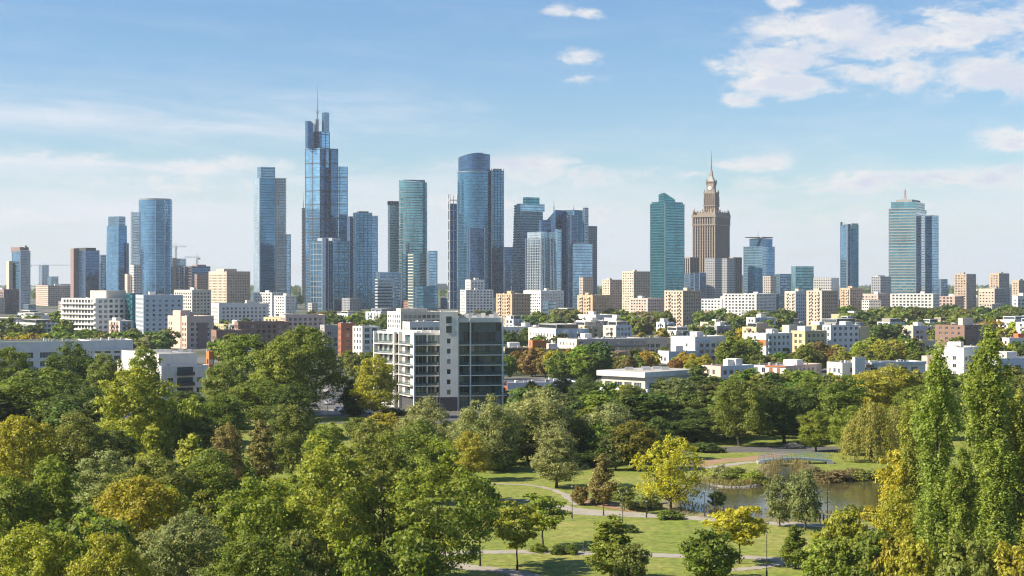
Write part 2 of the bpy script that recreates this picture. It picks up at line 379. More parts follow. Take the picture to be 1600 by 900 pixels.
def leaves_mesh(name, pos, nrm, size, rng, aspect=.62, up=None):
    """one small folded diamond per leaf spray"""
    n = len(pos)
    nrm = nrm/np.linalg.norm(nrm, axis=1, keepdims=True)
    ref = rng.normal(size=(n, 3)) if up is None else up+rng.normal(size=(n, 3))*.25
    t = np.cross(nrm, ref); 
    if up is not None: t = np.cross(t, nrm)
    t /= np.linalg.norm(t, axis=1, keepdims=True)+1e-9; b = np.cross(nrm, t)
    s = size[:, None]
    V = np.empty((n, 4, 3), np.float32)
    V[:, 0] = pos-t*s; V[:, 1] = pos+b*s*aspect-nrm*s*.18+t*s*.1; V[:, 2] = pos+t*s; V[:, 3] = pos-b*s*aspect-nrm*s*.18-t*s*.05
    me = bpy.data.meshes.new(name)
    me.vertices.add(n*4); me.vertices.foreach_set('co', V.ravel())
    me.loops.add(n*4); me.loops.foreach_set('vertex_index', np.arange(n*4, dtype=np.int32))
    me.polygons.add(n); me.polygons.foreach_set('loop_start', np.arange(0, n*4, 4, dtype=np.int32)); me.polygons.foreach_set('loop_total', np.full(n, 4, np.int32))
    me.materials.append(M_LEAF); me.update(calc_edges=True); return me

def profile(kind, t):
    if kind == 'round': return np.sqrt(np.clip(1-np.abs(2*t**.85-1)**2.2, 0, 1))
    if kind == 'oval': return np.sqrt(np.clip(1-np.abs(2*t**.72-1)**2.0, 0, 1))
    if kind == 'column': return np.clip(t/.12, .35, 1)*np.clip(1-t, 0, 1)**.42*(1.15+.25*np.sin(t*9+1))
    if kind == 'cone': return np.clip((t+.06)/.16, 0, 1)*np.clip(1.02-t, 0, 1)**.75
    if kind == 'spread': return np.clip(t/.30, .2, 1)*np.sqrt(np.clip(1-((t-.35)/.67)**2, 0, 1))
    if kind == 'bush': return np.sqrt(np.clip(1-t**2, 0, 1))
    return np.ones_like(t)

def make_tree(name, kind, H, W, base, puffs, per, leaf, pr, seed, hollow=.45, limbs=14, trunk_r=.28, drop=0.0, up=.3, squash=.72):
    """H height, W crown width, base = height of crown base; returns (crown mesh, trunk mesh, H, W)"""
    rng = np.random.default_rng(seed); CH = H-base; Rm = W/2
    t = rng.random(puffs*6); keep = rng.random(puffs*6) < profile(kind, t)**1.2+.04
    t = t[keep][:puffs]; n = len(t)
    ph = rng.random(n)*2*np.pi
    p1, p2, p3 = rng.random(3)*6.28
    lobe = 1+.22*np.sin(2*ph+p1+4*t)+.16*np.sin(5*ph+p2-6*t)+.12*np.sin(11*t+p3)
    rho = (hollow+(1-hollow)*rng.random(n)**.55)
    rad = np.clip(Rm-pr*.8, .2, None)*profile(kind, t)*rho*lobe
    C = np.stack([rad*np.cos(ph), rad*np.sin(ph), base+pr*.4+t*(CH-pr*.9)], 1)
    C += rng.normal(size=C.shape)*pr*.25
    rr = pr*(.55+.85*rng.random(n))
    if kind in ('round', 'oval', 'spread', 'cone'): rr *= (1.1-.35*t)
    m = per*n
    idx = np.repeat(np.arange(n), per)
    outw = C-np.array([0, 0, base+CH*.42]); outw /= np.linalg.norm(outw, axis=1, keepdims=True)+1e-6
    d = rng.normal(size=(m, 3))+outw[idx]*.55+np.array([0, 0, up]); d /= np.linalg.norm(d, axis=1, keepdims=True)
    # every puff is itself made of sprays, so its edge is ragged
    k = 7
    sp = rng.normal(size=(n, k, 3))+outw[:, None, :]*.6+np.array([0, 0, up]); sp /= np.linalg.norm(sp, axis=2, keepdims=True)
    which = rng.integers(0, k, m); use = rng.random(m) < .62
    d = np.where(use[:, None], sp[idx, which]*1.0+rng.normal(size=(m, 3))*.28, d)
    dl = np.linalg.norm(d, axis=1, keepdims=True)
    rs = (.35+.75*rng.random(m)**.6)
    sq = np.array([1, 1, squash if kind != 'column' else 2.1])
    pos = C[idx]+d*sq*(rr[idx]*rs)[:, None]
    if drop > 0: pos[:, 2] -= drop*rng.random(m)**2*(np.hypot(pos[:, 0], pos[:, 1])/Rm)
    pos[:, 2] = np.maximum(pos[:, 2], .12)
    nrm = d/dl*.9+rng.normal(size=(m, 3))*.42+np.array([0, 0, .25])
    crown = leaves_mesh('crown', pos, nrm, leaf*(.4+1.2*rng.random(m)**1.3), rng)
    tb = MB(); rnd = random.Random(seed); tb.smooth = True
    if kind != 'bush' or base > .5:
        top = base+CH*(.55 if kind not in ('column', 'cone') else .88); pts = []
        segs = 6
        for i in range(segs+1):
            q = i/segs; pts.append(Vector((rnd.uniform(-1, 1)*.035*W*q, rnd.uniform(-1, 1)*.035*W*q, -.1+q*top)))
        for i in range(segs): tb.tube(pts[i], pts[i+1], trunk_r*(1.15-.95*i/segs) if i else trunk_r*1.45, trunk_r*(1.15-.95*(i+1)/segs), 7, cap=False)
        order = np.argsort(C[:, 2])[::max(1, n//max(1, limbs))]
        for j in order:
            c = Vector(C[j]); zf = max(base*.8, min(top*.96, c.z-math.hypot(c.x, c.y)*(.75 if kind != 'column' else 2.0))); q = max(0, min(.999, (zf+.1)/top))*segs; i = int(q)
            a = pts[i].lerp(pts[i+1], q-i); mid = a.lerp(c, .5)+Vector((rnd.uniform(-.3, .3), rnd.uniform(-.3, .3), -.25))
            r0 = max(.035, trunk_r*(1-.75*i/segs)*.5)
            tb.tube(a, mid, r0, r0*.62, 5, cap=False); tb.tube(mid, c, r0*.62, .02, 5, cap=False)
    else:
        for j in range(5):
            a = rnd.uniform(0, 6.28); tb.tube((.15*math.cos(a), .15*math.sin(a), -.05), (Rm*.4*math.cos(a), Rm*.4*math.sin(a), H*.55), .05, .015, 5, cap=False)
    return crown, tb.mesh('trunk', [M_BARK]), H, W

def make_willow(H, W, seed, strands=230, per=60, leaf=.24):
    rng = np.random.default_rng(seed); P = []; Nn = []; Rm = W/2
    tops = []
    for i in range(strands):
        a = rng.random()*6.283; q = rng.random()**.55; r = Rm*q*(.82+.16*math.sin(3*a+seed)+.1*math.sin(7*a))
        zt = H*(.99-.50*q**1.8)*(.88+.14*rng.random()); ln = min(zt-.4, H*rng.uniform(.22, .62)*(.6+.5*q)); tops.append((r*math.cos(a)*.8, r*math.sin(a)*.8, zt-.2))
        s = rng.random(per)**.8
        x = r*math.cos(a)*(.86+.20*np.sqrt(s))+rng.normal(size=per)*.24; y = r*math.sin(a)*(.86+.20*np.sqrt(s))+rng.normal(size=per)*.24
        z = zt+.35*np.sin(np.clip(s*8, 0, np.pi))-ln*s+rng.normal(size=per)*.12
        P.append(np.stack([x, y, z], 1)); Nn.append(np.stack([np.full(per, math.cos(a)), np.full(per, math.sin(a)), np.full(per, .25)], 1)+rng.normal(size=(per, 3))*.45)
    P = np.concatenate(P); Nn = np.concatenate(Nn); P[:, 2] = np.maximum(P[:, 2], .15)
    crown = leaves_mesh('crown', P, Nn, leaf*(.7+.7*rng.random(len(P))), rng, .40, np.array([0, 0, 1.0]))
    tb = MB(); tb.smooth = True; rnd = random.Random(seed); pts = [Vector((0, 0, -.1)), Vector((.2, .1, H*.22)), Vector((-.1, .2, H*.45)), Vector((.1, 0, H*.7))]
    for i in range(3): tb.tube(pts[i], pts[i+1], [.5, .36, .24][i], [.36, .24, .1][i], 7, cap=False)
    for tp in tops[::max(1, strands//14)]:
        a = pts[1].lerp(pts[3], rnd.random()*.8); tb.tube(a, tp, .13, .03, 5, cap=False)
    return crown, tb.mesh('trunk', [M_BARK]), H, W

LIB = {}
def lib(key, *fs): LIB[key] = [f() for f in fs]
mt = make_tree
lib('broad', *[lambda s=s: mt('broad', 'round', 16, 13, 2.2, 190, 145, .195, 1.45, s, trunk_r=.32) for s in (1, 2, 3, 4)])
lib('oval', *[lambda s=s: mt('oval', 'oval', 17, 10, 2.0, 165, 140, .19, 1.25, s, trunk_r=.28) for s in (11, 12, 13)])
lib('open', *[lambda s=s: mt('open', 'oval', 19, 12, 2.6, 165, 125, .185, 1.25, s, hollow=.2, limbs=46, trunk_r=.26) for s in (21, 22, 23)])
lib('column', *[lambda s=s: mt('column', 'column', 30, 6.4, 2.0, 330, 125, .165, .74, s, hollow=.2, limbs=30, trunk_r=.30, up=.8) for s in (31, 32, 33)])
lib('fluffy', *[lambda s=s: mt('fluffy', 'round', 15, 12, .8, 105, 210, .185, 1.65, s, hollow=.55, trunk_r=.35, drop=1.0) for s in (41, 42, 43)])
lib('cone', *[lambda s=s: mt('cone', 'cone', 11, 5.2, 1.6, 110, 80, .19, .8, s, limbs=20, trunk_r=.14) for s in (51, 52)])
lib('young', *[lambda s=s: mt('young', 'spread', 9, 6.5, 2.6, 62, 90, .20, .85, s, hollow=.2, limbs=24, trunk_r=.12, squash=.5) for s in (61, 62)])
lib('round', *[lambda s=s: mt('roundlet', 'round', 7, 7, .5, 90, 100, .20, .95, s, limbs=8, trunk_r=.12) for s in (71, 72)])
lib('standard', *[lambda s=s: mt('standard', 'round', 8.5, 6, 1.3, 90, 95, .17, .9, s, limbs=12, trunk_r=.15, drop=.5) for s in (75, 76)])
lib('airy', lambda: mt('airy', 'oval', 12.5, 11.5, 2.0, 250, 42, .17, .78, 81, hollow=.12, limbs=40, trunk_r=.2, drop=.8))
lib('bush', *[lambda s=s: mt('bush', 'bush', 2.2, 3.4, .0, 46, 60, .15, .55, s) for s in (91, 92, 93)])
lib('willow', lambda: make_willow(13, 12, 5, 300, 64, .2), lambda: make_willow(12, 10, 8, 260, 64, .2))
lib('mid', *[lambda s=s: mt('midtree', 'round', 14, 11, 1.5, 95, 62, .42, 1.5, s, limbs=6, trunk_r=.3) for s in (101, 102, 103, 104)])
lib('midoval', *[lambda s=s: mt('midoval', 'oval', 15, 8, 1.5, 80, 60, .40, 1.3, s, limbs=6, trunk_r=.3) for s in (111, 112)])
lib('far', *[lambda s=s: mt('fartree', 'round', 12, 10, .6, 36, 34, .85, 1.8, s, limbs=3, trunk_r=.3) for s in (121, 122, 123)])

_tr = random.Random(77)
def tree(key, px, ytop, wpx, D, col, label, name='deciduous_tree', group=None, cat='tree', var=None, jit=.03, z=0.0):
    cr, tk, H0, W0 = LIB[key][_tr.randrange(len(LIB[key])) if var is None else var]
    h = Z(ytop, D)-z; w = wpx/F*D
    o = empty(name, (X(px, D), D, z), _tr.uniform(0, 6.28), label, cat, group)
    o.scale = (w/W0, w/W0, h/H0)
    c = inst('crown', cr, o); t = inst('trunk', tk, o)
    j = [1+_tr.uniform(-jit, jit) for _ in range(3)]
    c.color = (col[0]*j[0], col[1]*j[1], col[2]*j[2], 1)
    return o
# leaf colours (linear)
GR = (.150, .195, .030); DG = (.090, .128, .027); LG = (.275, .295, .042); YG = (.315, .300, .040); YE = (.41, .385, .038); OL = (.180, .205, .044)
BR = (.225, .200, .064); SG = (.250, .272, .100); OR = (.315, .280, .038); BG = (.205, .250, .035); GY = (.200, .228, .080); RB = (.22, .17, .050)
CNAME = {GR: 'green', DG: 'dark green', LG: 'light green', YG: 'yellow green', YE: 'yellow', OL: 'olive', BR: 'brownish', SG: 'grey green', OR: 'golden', BG: 'bright green', GY: 'grey green', RB: 'rusty'}
# ------------------------------------------------------------------ buildings
def W_(n, c, **k): return plain(n, c, **k)
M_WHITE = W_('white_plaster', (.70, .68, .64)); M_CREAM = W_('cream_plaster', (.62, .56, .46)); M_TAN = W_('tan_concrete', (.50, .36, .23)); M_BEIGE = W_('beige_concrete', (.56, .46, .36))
M_PINK = W_('pale_pink_plaster', (.58, .44, .37)); M_BRICK = W_('red_brick_cladding', (.30, .11, .06)); M_ORANGE = W_('orange_plaster', (.50, .17, .045)); M_BROWN = W_('brown_brick_cladding', (.24, .145, .11))
M_YEL = W_('straw_plaster', (.52, .44, .26)); M_GREY = W_('grey_concrete', (.33, .32, .31)); M_DARK = W_('dark_cladding', (.06, .06, .065)); M_MAUVE = W_('mauve_plaster', (.25, .17, .16))
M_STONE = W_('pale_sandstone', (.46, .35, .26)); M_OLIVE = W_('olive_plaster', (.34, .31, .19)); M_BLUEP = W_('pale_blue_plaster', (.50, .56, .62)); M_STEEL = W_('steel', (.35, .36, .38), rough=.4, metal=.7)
M_ROOF = W_('roof_felt', (.22, .21, .20)); M_ROOFL = W_('pale_roof', (.42, .40, .37)); M_GREENROOF = W_('planted_roof', (.13, .14, .05), scale=1.5, var=.3); M_RED = W_('roof_tile_orange', (.45, .14, .05)); M_VENT = W_('vent_metal', (.5, .5, .5), rough=.45, metal=.4)
M_PANE = pane_mat('window_glass'); M_PANEB = pane_mat('window_glass_blue', (.03, .055, .08)); M_PANET = pane_mat('window_glass_teal', (.025, .05, .055)); M_PANED = pane_mat('window_glass_dark', (.030, .046, .052), blinds=False); M_FRAME = W_('white_frame', (.62, .62, .60), rough=.4)
q = NT('balustrade_glass'); q.setp(Base_Color=(.08, .13, .14), Roughness=.06, Specular_IOR_Level=.9, Alpha=.5); M_BAL = q.m

def blockpts(xl, xc, xr, D, a=None, Ld=None, Rd=None):
    if a is None: a = math.degrees(math.atan2(max(xr-xc, .001), max(xc-xl, .001)))
    a = max(math.degrees(math.atan(max(0.0, (xr-800)/F)))+11, min(90-math.degrees(math.atan(max(0.0, (800-xl)/F)))-7, a)); ca, sa = math.cos(R(a)), math.sin(R(a)); tl, trr = (xl-800)/F, (xr-800)/F; cx = X(xc, D)
    L = Ld if Ld else (cx-tl*D)/(ca+tl*sa); Rr = Rd if Rd else (trr*D-cx)/(sa-trr*ca)
    c = Vector((cx, D)); u = Vector((-ca, sa)); v = Vector((sa, ca))
    return [c+u*L, c, c+v*Rr, c+u*L+v*Rr]
def front(x0, x1, D, dep=18.0, D1=None):
    a = Vector((X(x0, D), D)); b = Vector((X(x1, D1 or D), D1 or D)); d = (b-a).normalized(); n = Vector((-d.y, d.x))
    return [a, b, b+n*dep, a+n*dep]
def inset(P, d):
    n = len(P); o = []
    for i in range(n):
        a, b, c = Vector(P[i-1]), Vector(P[i]), Vector(P[(i+1) % n]); d1 = (b-a).normalized(); d2 = (c-b).normalized()
        n1 = Vector((-d1.y, d1.x)); n2 = Vector((-d2.y, d2.x)); k = n1+n2; o.append(b+k*(d/max(.3, 1+n1.dot(n2))))
    return o
WIN = {}
def window_mesh(w, h, pm, fm, mull=1):
    """frame, mullions and panes of one window, set in x-z plane facing -y, origin at lower left"""
    k = (round(w, 2), round(h, 2), pm.name, fm.name, mull)
    if k in WIN: return WIN[k]
    m = MB(); f = .07
    m.face([(f, 0, f), (w-f, 0, f), (w-f, 0, h-f), (f, 0, h-f)], 0)
    for (a, b, c, d) in ((0, f, 0, h), (w-f, w, 0, h), (f, w-f, 0, f), (f, w-f, h-f, h)): m.box(a, b, -.06, .02, c, d, 1)
    for i in range(mull):
        x = w*(i+1)/(mull+1); m.box(x-.035, x+.035, -.05, .02, f, h-f, 1)
    WIN[k] = m.mesh('window', [pm, fm]); return WIN[k]

class Bld:
    def __init__(s, name, label, cat='building', group=None, at=(0, 0)):
        s.root = empty(name, (at[0], at[1], 0), 0, label, cat, group); s.o = Vector(at); s.rnd = random.Random(len(label)*7+int(abs(at[0])*3))
    def rel(s, P): return [Vector(p)-s.o for p in P]
    def walls(s, P, H, mats, specs={}, z0=0.0, roof=None, par=.5, name='wall', single=True, pane=None, frame=None):
        """polygon P (ccw), per-edge wall material and window grid. spec: dict(fh, bay, w, h, sill, z0, n, skip, edge, dep, mull)"""
        P = s.rel(P); n = len(P); wm = MB(); pm = MB()
        ms = mats if isinstance(mats, (list, tuple)) else [mats]*n; uniq = []
        for m in ms:
            if m not in uniq: uniq.append(m)
        roofm = roof or M_ROOF; slots = uniq+[roofm]; pane = pane or M_PANE; frame = frame or M_FRAME
        for i in range(n):
            a, b = P[i], P[(i+1) % n]; d = b-a; Wd = d.length; d = d/Wd; nr = Vector((d.y, -d.x)); mi = uniq.index(ms[i % len(ms)])
            def pt(u, z, dep=0.0): q = a+d*u-nr*dep; return (q.x, q.y, z)
            sp = specs.get(i)
            if not sp: wm.face([pt(0, z0), pt(Wd, z0), pt(Wd, H), pt(0, H)], mi, [(0, z0), (Wd, z0), (Wd, H), (0, H)]); continue
            sp = {**dict(fh=3.0, bay=3.2, w=1.4, h=1.5, sill=.9, z0=z0+.3, edge=.6, dep=.22, mull=1, skip=None, n=None), **sp}
            nc = max(1, int((Wd-2*sp['edge'])/sp['bay'])); off = (Wd-nc*sp['bay'])/2
            cols = [(off+k*sp['bay']+(sp['bay']-sp['w'])/2,)*1 for k in range(nc)]; cols = [(c[0], c[0]+sp['w']) for c in cols]
            nf = sp['n'] or int((H-.3-sp['z0'])/sp['fh']); rows = [(sp['z0']+k*sp['fh']+sp['sill'], sp['z0']+k*sp['fh']+sp['sill']+sp['h']) for k in range(nf)]
            rows = [r for r in rows if r[1] < H-.15]
            us = [0.0]+[x for c in cols for x in c]+[Wd]; zs = [z0]+[x for r in rows for x in r]+[H]
            dep = sp['dep']
            for ii in range(len(us)-1):
                for jj in range(len(zs)-1):
                    u0, u1, v0, v1 = us[ii], us[ii+1], zs[jj], zs[jj+1]
                    hole = ii % 2 == 1 and jj % 2 == 1 and not (sp['skip'] and sp['skip'](ii//2, jj//2))
                    if not hole:
                        wm.face([pt(u0, v0), pt(u1, v0), pt(u1, v1), pt(u0, v1)], mi, [(u0, v0), (u1, v0), (u1, v1), (u0, v1)]); continue
                    wm.face([pt(u0, v0), pt(u1, v0), pt(u1, v0, dep), pt(u0, v0, dep)], mi); wm.face([pt(u0, v1, dep), pt(u1, v1, dep), pt(u1, v1), pt(u0, v1)], mi)
                    wm.face([pt(u0, v0), pt(u0, v0, dep), pt(u0, v1, dep), pt(u0, v1)], mi); wm.face([pt(u1, v0, dep), pt(u1, v0), pt(u1, v1), pt(u1, v1, dep)], mi)
                    if single:
                        inst('window', window_mesh(u1-u0, v1-v0, pane, frame, sp['mull']), s.root, pt(u0, v0, dep), math.atan2(d.y, d.x))
                    else:
                        pm.face([pt(u0, v0, dep), pt(u1, v0, dep), pt(u1, v1, dep), pt(u0, v1, dep)], 0)
        # parapet and flat roof
        Q = inset(P, min(.35, par)) if par else P; ri = len(uniq)
        for i in range(n):
            a, b, c, e = P[i], P[(i+1) % n], Q[(i+1) % n], Q[i]
            if par:
                wm.face([(a.x, a.y, H), (b.x, b.y, H), (c.x, c.y, H), (e.x, e.y, H)], uniq.index(ms[i % len(ms)]))
                wm.face([(e.x, e.y, H), (c.x, c.y, H), (c.x, c.y, H-par), (e.x, e.y, H-par)], uniq.index(ms[i % len(ms)]))
        wm.face([(p.x, p.y, H-par) for p in Q], ri)
        wm.build(name, slots, s.root)
        if pm.f: o = pm.build('window_panes', [pane], s.root); o['kind'] = 'stuff'
        s.P = P; s.H = H; return s
    def prism(s, P, z0, z1, mat, name='body', top=None, Q=None):
        m = MB(); m.prism(s.rel(P), z0, z1, 0, 1 if top else None, s.rel(Q) if Q else None); return m.build(name, [mat]+([top] if top else []), s.root)
    def ebox(s, P, i, u0, u1, z0, z1, d0, d1, mat, name, mb=None, parent=None):
        """box on edge i of P: u along the edge (negative from its end), d0..d1 outward depth"""
        Q = s.rel(P); a, b = Q[i], Q[(i+1) % len(Q)]; d = b-a; Wd = d.length; d = d/Wd; nr = Vector((d.y, -d.x))
        if u1 is None: u1 = Wd
        if u0 < 0 and u0 > -900 and False: pass
        p = [a+d*u0+nr*d1, a+d*u1+nr*d1, a+d*u1+nr*d0, a+d*u0+nr*d0]
        m = mb or MB(); m.prism(p, z0, z1, 0)
        return None if mb else m.build(name, [mat], parent or s.root)
    def bands(s, P, z0, z1, fh, th, out, mat, name='floor_bands', edges=None):
        m = MB(); z = z0
        while z < z1:
            for i in (edges if edges is not None else range(len(P))): s.ebox(P, i, -out, None, z, z+th, -.3, out, mat, name, m)
            z += fh
        o = m.build(name, [mat], s.root); o['kind'] = 'stuff'; return o
    def ribs(s, P, edges, z0, z1, step, w, out, mat, name='mullions'):
        m = MB()
        for i in edges:
            Wd = (Vector(P[(i+1) % len(P)])-Vector(P[i])).length; n = max(1, round(Wd/step))
            for k in range(n+1): s.ebox(P, i, k*Wd/n-w/2, k*Wd/n+w/2, z0, z1, -.2, out, mat, name, m)
        o = m.build(name, [mat], s.root); o['kind'] = 'stuff'; return o
    def roofstuff(s, n=6, big=True, mat=None):
        """stair hut and vents standing on the roof (children of the building)"""
        P, H, r = s.P, s.H-.5, s.rnd
        def rp(m=.2):
            a = r.uniform(m, 1-m); b = r.uniform(m, 1-m); return (P[0]*(1-a)+P[1]*a)*(1-b)+(P[3]*(1-a)+P[2]*a)*b
        d = (P[1]-P[0]).normalized(); e = Vector((-d.y, d.x))
        def bx(c, w, l, h, name, m):
            k = MB(); k.prism([c-d*w/2-e*l/2, c+d*w/2-e*l/2, c+d*w/2+e*l/2, c-d*w/2+e*l/2], H, H+h); k.build(name, [m], s.root)
        if big: bx(rp(.3), r.uniform(3.5, 6), r.uniform(3, 5), r.uniform(2.2, 2.9), 'stair_hut', mat or M_WHITE)
        for i in range(n):
            c = rp(.1)
            if r.random() < .55: bx(c, r.uniform(.6, 1.6), r.uniform(.6, 1.4), r.uniform(.6, 1.3), 'roof_vent', r.choice((M_VENT, M_WHITE, M_GREY)))
            else:
                k = MB(); k.cyl(c.x, c.y, r.uniform(.15, .35), H, H+r.uniform(.7, 1.3), 8); k.build('vent_pipe', [M_VENT], s.root)

def mast(root, o, x, y, z0, z1, r, name='mast', mat=None):
    m = MB(); h = z1-z0
    m.tube((x-o.x, y-o.y, z0), (x-o.x, y-o.y, z0+h*.45), r, r*.75, 8); m.tube((x-o.x, y-o.y, z0+h*.45), (x-o.x, y-o.y, z1), r*.5, r*.2, 6)
    return m.build(name, [mat or M_STEEL], root)

# glass curtain walls of the skyline (all far away: the grid is in the material, the coarse bays are built)
C_NAVY = curtain('glass_navy', (.075, .16, .30), var=.4); C_BLUE = curtain('glass_blue', (.18, .37, .58), var=.36); C_SKY = curtain('glass_sky_blue', (.34, .57, .76), var=.32); C_TEAL = curtain('glass_teal', (.07, .30, .37), band=.3, var=.36)
C_GREEN = curtain('glass_green', (.18, .41, .48), band=.3, bandc=(.11, .18, .19), var=.36); C_PALE = curtain('glass_pale', (.58, .72, .82), var=.28); C_DEEP = curtain('glass_deep_blue', (.09, .24, .39), var=.38); C_SLATE = curtain('glass_slate', (.21, .34, .47), band=.3, var=.36)
M_PMET = W_('pale_metal', (.40, .44, .48), rough=.4, metal=.3); M_PSTONE = W_('palace_stone', (.31, .25, .205))
GLASSY = [C_NAVY, C_BLUE, C_SKY, C_TEAL, C_GREEN, C_PALE, C_DEEP, C_SLATE]
C_PGRID = curtain('glass_pale_grid', (.34, .48, .58), fh=3.4, pw=2.6, band=.26, bandc=(.42, .46, .49), mull=.2, mullc=(.44, .47, .50)); C_CONC = curtain('concrete_window_grid', (.10, .14, .18), fh=3.1, pw=3.0, band=.52, bandc=(.47, .40, .33), mull=.5, mullc=(.47, .40, .33), metal=.5)
C_CONCG = curtain('grey_window_grid', (.10, .15, .20), fh=3.1, pw=2.8, band=.5, bandc=(.34, .33, .34), mull=.42, mullc=(.34, .33, .34), metal=.5); C_BANDW = curtain('white_banded', (.15, .24, .33), fh=3.6, pw=3.0, band=.42, bandc=(.52, .53, .53), mull=.03)
C_WGRID = curtain('white_window_grid', (.10, .14, .19), fh=3.1, pw=2.7, band=.48, bandc=(.62, .59, .54), mull=.42, mullc=(.62, .59, .54), metal=.5); C_BRICKG = curtain('brick_window_grid', (.1, .13, .16), fh=3.2, pw=2.8, band=.45, bandc=(.38, .22, .15), mull=.4, mullc=(.38, .22, .15), metal=.5)

def tower(name, label, D, xc, group=None): return Bld(name, label, 'tower', group, (X(xc, D), D))
def vol(T, xl, xc, xr, ytop, D, mat, a=None, name='shaft', z0=0.0, top=None, ytopr=None, Ld=None, Rd=None):
    P = blockpts(xl, xc, xr, D, a, Ld, Rd); h = Z(ytop, D); T.prism(P, z0, h, mat, name, top or M_GREY); T.last = P; T.h = h
    if mat in GLASSY and h-z0 > 30:          # pale posts added at the corners to paint in bright edges
        mb = MB()
        for q in P[:3]: c = q-T.o; mb.box(c.x-.45, c.x+.45, c.y-.45, c.y+.45, z0, h+.2)
        o = mb.build('bright_edge_posts', [M_PMET], T.root); o['kind'] = 'stuff'
    return P

T = tower('glass_tower', 'slim blue glass tower with a concrete frame, far left edge of the skyline', 2300, 30)
vol(T, 10, 14, 20, 408, 2310, M_BEIGE, name='concrete_core'); vol(T, 19, 32, 47, 392, 2300, C_BLUE); vol(T, 17, 31, 45, 386, 2303, M_MAUVE, name='crown_frame', z0=Z(393, 2300)); vol(T, 22, 33, 44, 391, 2302, C_PALE, name='upper_glazing', z0=Z(398, 2300)); vol(T, 36, 39, 42, 383.5, 2306, M_GREY, name='plant_room', z0=Z(387, 2300))
T = tower('office_tower', 'hazy stepped grey blue office block far behind the left towers', 4200, 75)
vol(T, 61, 66, 76, 414, 4200, C_SLATE); vol(T, 66, 80, 91, 432, 4190, C_SLATE, name='lower_wing')
T = tower('glass_tower', 'dark blue boxy tower with brown edge left of the tapering tower', 2250, 130)
vol(T, 110, 115, 131, 388, 2260, M_MAUVE, name='brown_frame', a=70); vol(T, 115, 133, 155, 391, 2245, C_NAVY); vol(T, 118, 134, 150, 387, 2250, M_DARK, name='plant_room', z0=Z(391, 2250)); vol(T, 154, 158, 165, 398, 2290, C_SLATE, name='side_wing')
T = tower('glass_tower', 'plain blue tapering tower with a narrower square crown', 2350, 182)
P = blockpts(165, 185, 200, 2350); hb = Z(352, 2350); T.prism(P, 0, hb, C_BLUE, 'shaft', M_GREY, inset(P, 1.2)); vol(T, 169, 186, 196, 338, 2353, C_SLATE, name='crown', z0=hb); vol(T, 196, 198, 201, 380, 2360, C_NAVY, name='side_fin')
T = tower('glass_tower', 'large round blue glass tower with a pale flat wing on its left', 2250, 237)
m = MB(); rr = 26/F*2250; cx = 0; m.cyl(cx, 24, rr, 0, Z(312, 2250), 36, 0, 1); m.build('round_shaft', [C_BLUE, M_GREY], T.root)
m = MB(); m.cyl(cx, 24, rr*.96, Z(312, 2250), Z(309.5, 2250), 36); m.build('roof_ring', [M_STEEL], T.root)
vol(T, 205, 207, 223, 331, 2262, C_PALE, name='flat_wing', a=70); vol(T, 240, 243, 257, 313, 2247, C_DEEP, name='dark_slot', a=80, Ld=6)
B = tower('grid_block', 'small white gridded block at the foot of the round blue tower', 1960, 212)
vol(B, 203, 209, 221, 414, 1960, C_WGRID); vol(B, 195, 199, 204, 428, 1965, M_PINK, name='stair_core'); vol(B, 216, 218, 221, 398, 1980, C_SLATE, name='thin_shaft')
T = tower('unfinished_tower', 'unfinished concrete core tower under the cranes', 2400, 278)
vol(T, 266, 276, 291, 404, 2400, C_PGRID); vol(T, 266, 268, 276, 403, 2398, M_BEIGE, name='concrete_core', a=70)
T = tower('unfinished_block', 'dark unfinished frame block with open floors beside the crane', 2350, 310)
P = vol(T, 288, 300, 328, 416, 2350, C_NAVY); T.bands(P, 6, T.h+2, 4.0, .8, .8, M_BROWN, 'floor_slabs'); vol(T, 300, 308, 322, 413.5, 2356, M_MAUVE, name='roof_frame', z0=T.h)
B = tower('brick_block', 'reddish brick office block in front of the unfinished block', 2150, 315)
vol(B, 304, 308, 327, 428, 2150, C_BRICKG)
B = Bld('apartment_tower', 'broad pale concrete apartment tower just left of the first tall slab', 'tower', None, (X(355, 1800), 1800))
P = blockpts(326, 354, 391, 1800); sp = dict(fh=3.0, bay=2.9, w=1.6, h=1.6, z0=1.0, edge=.3); B.walls(P, Z(424, 1800), [M_BEIGE, M_STONE, M_STONE, M_BEIGE], {0: sp, 1: sp}, single=False); B.roofstuff(3, mat=M_BEIGE); vol(B, 338, 350, 370, 420, 1803, M_BEIGE, name='lift_housing', z0=Z(424, 1800)-.5)

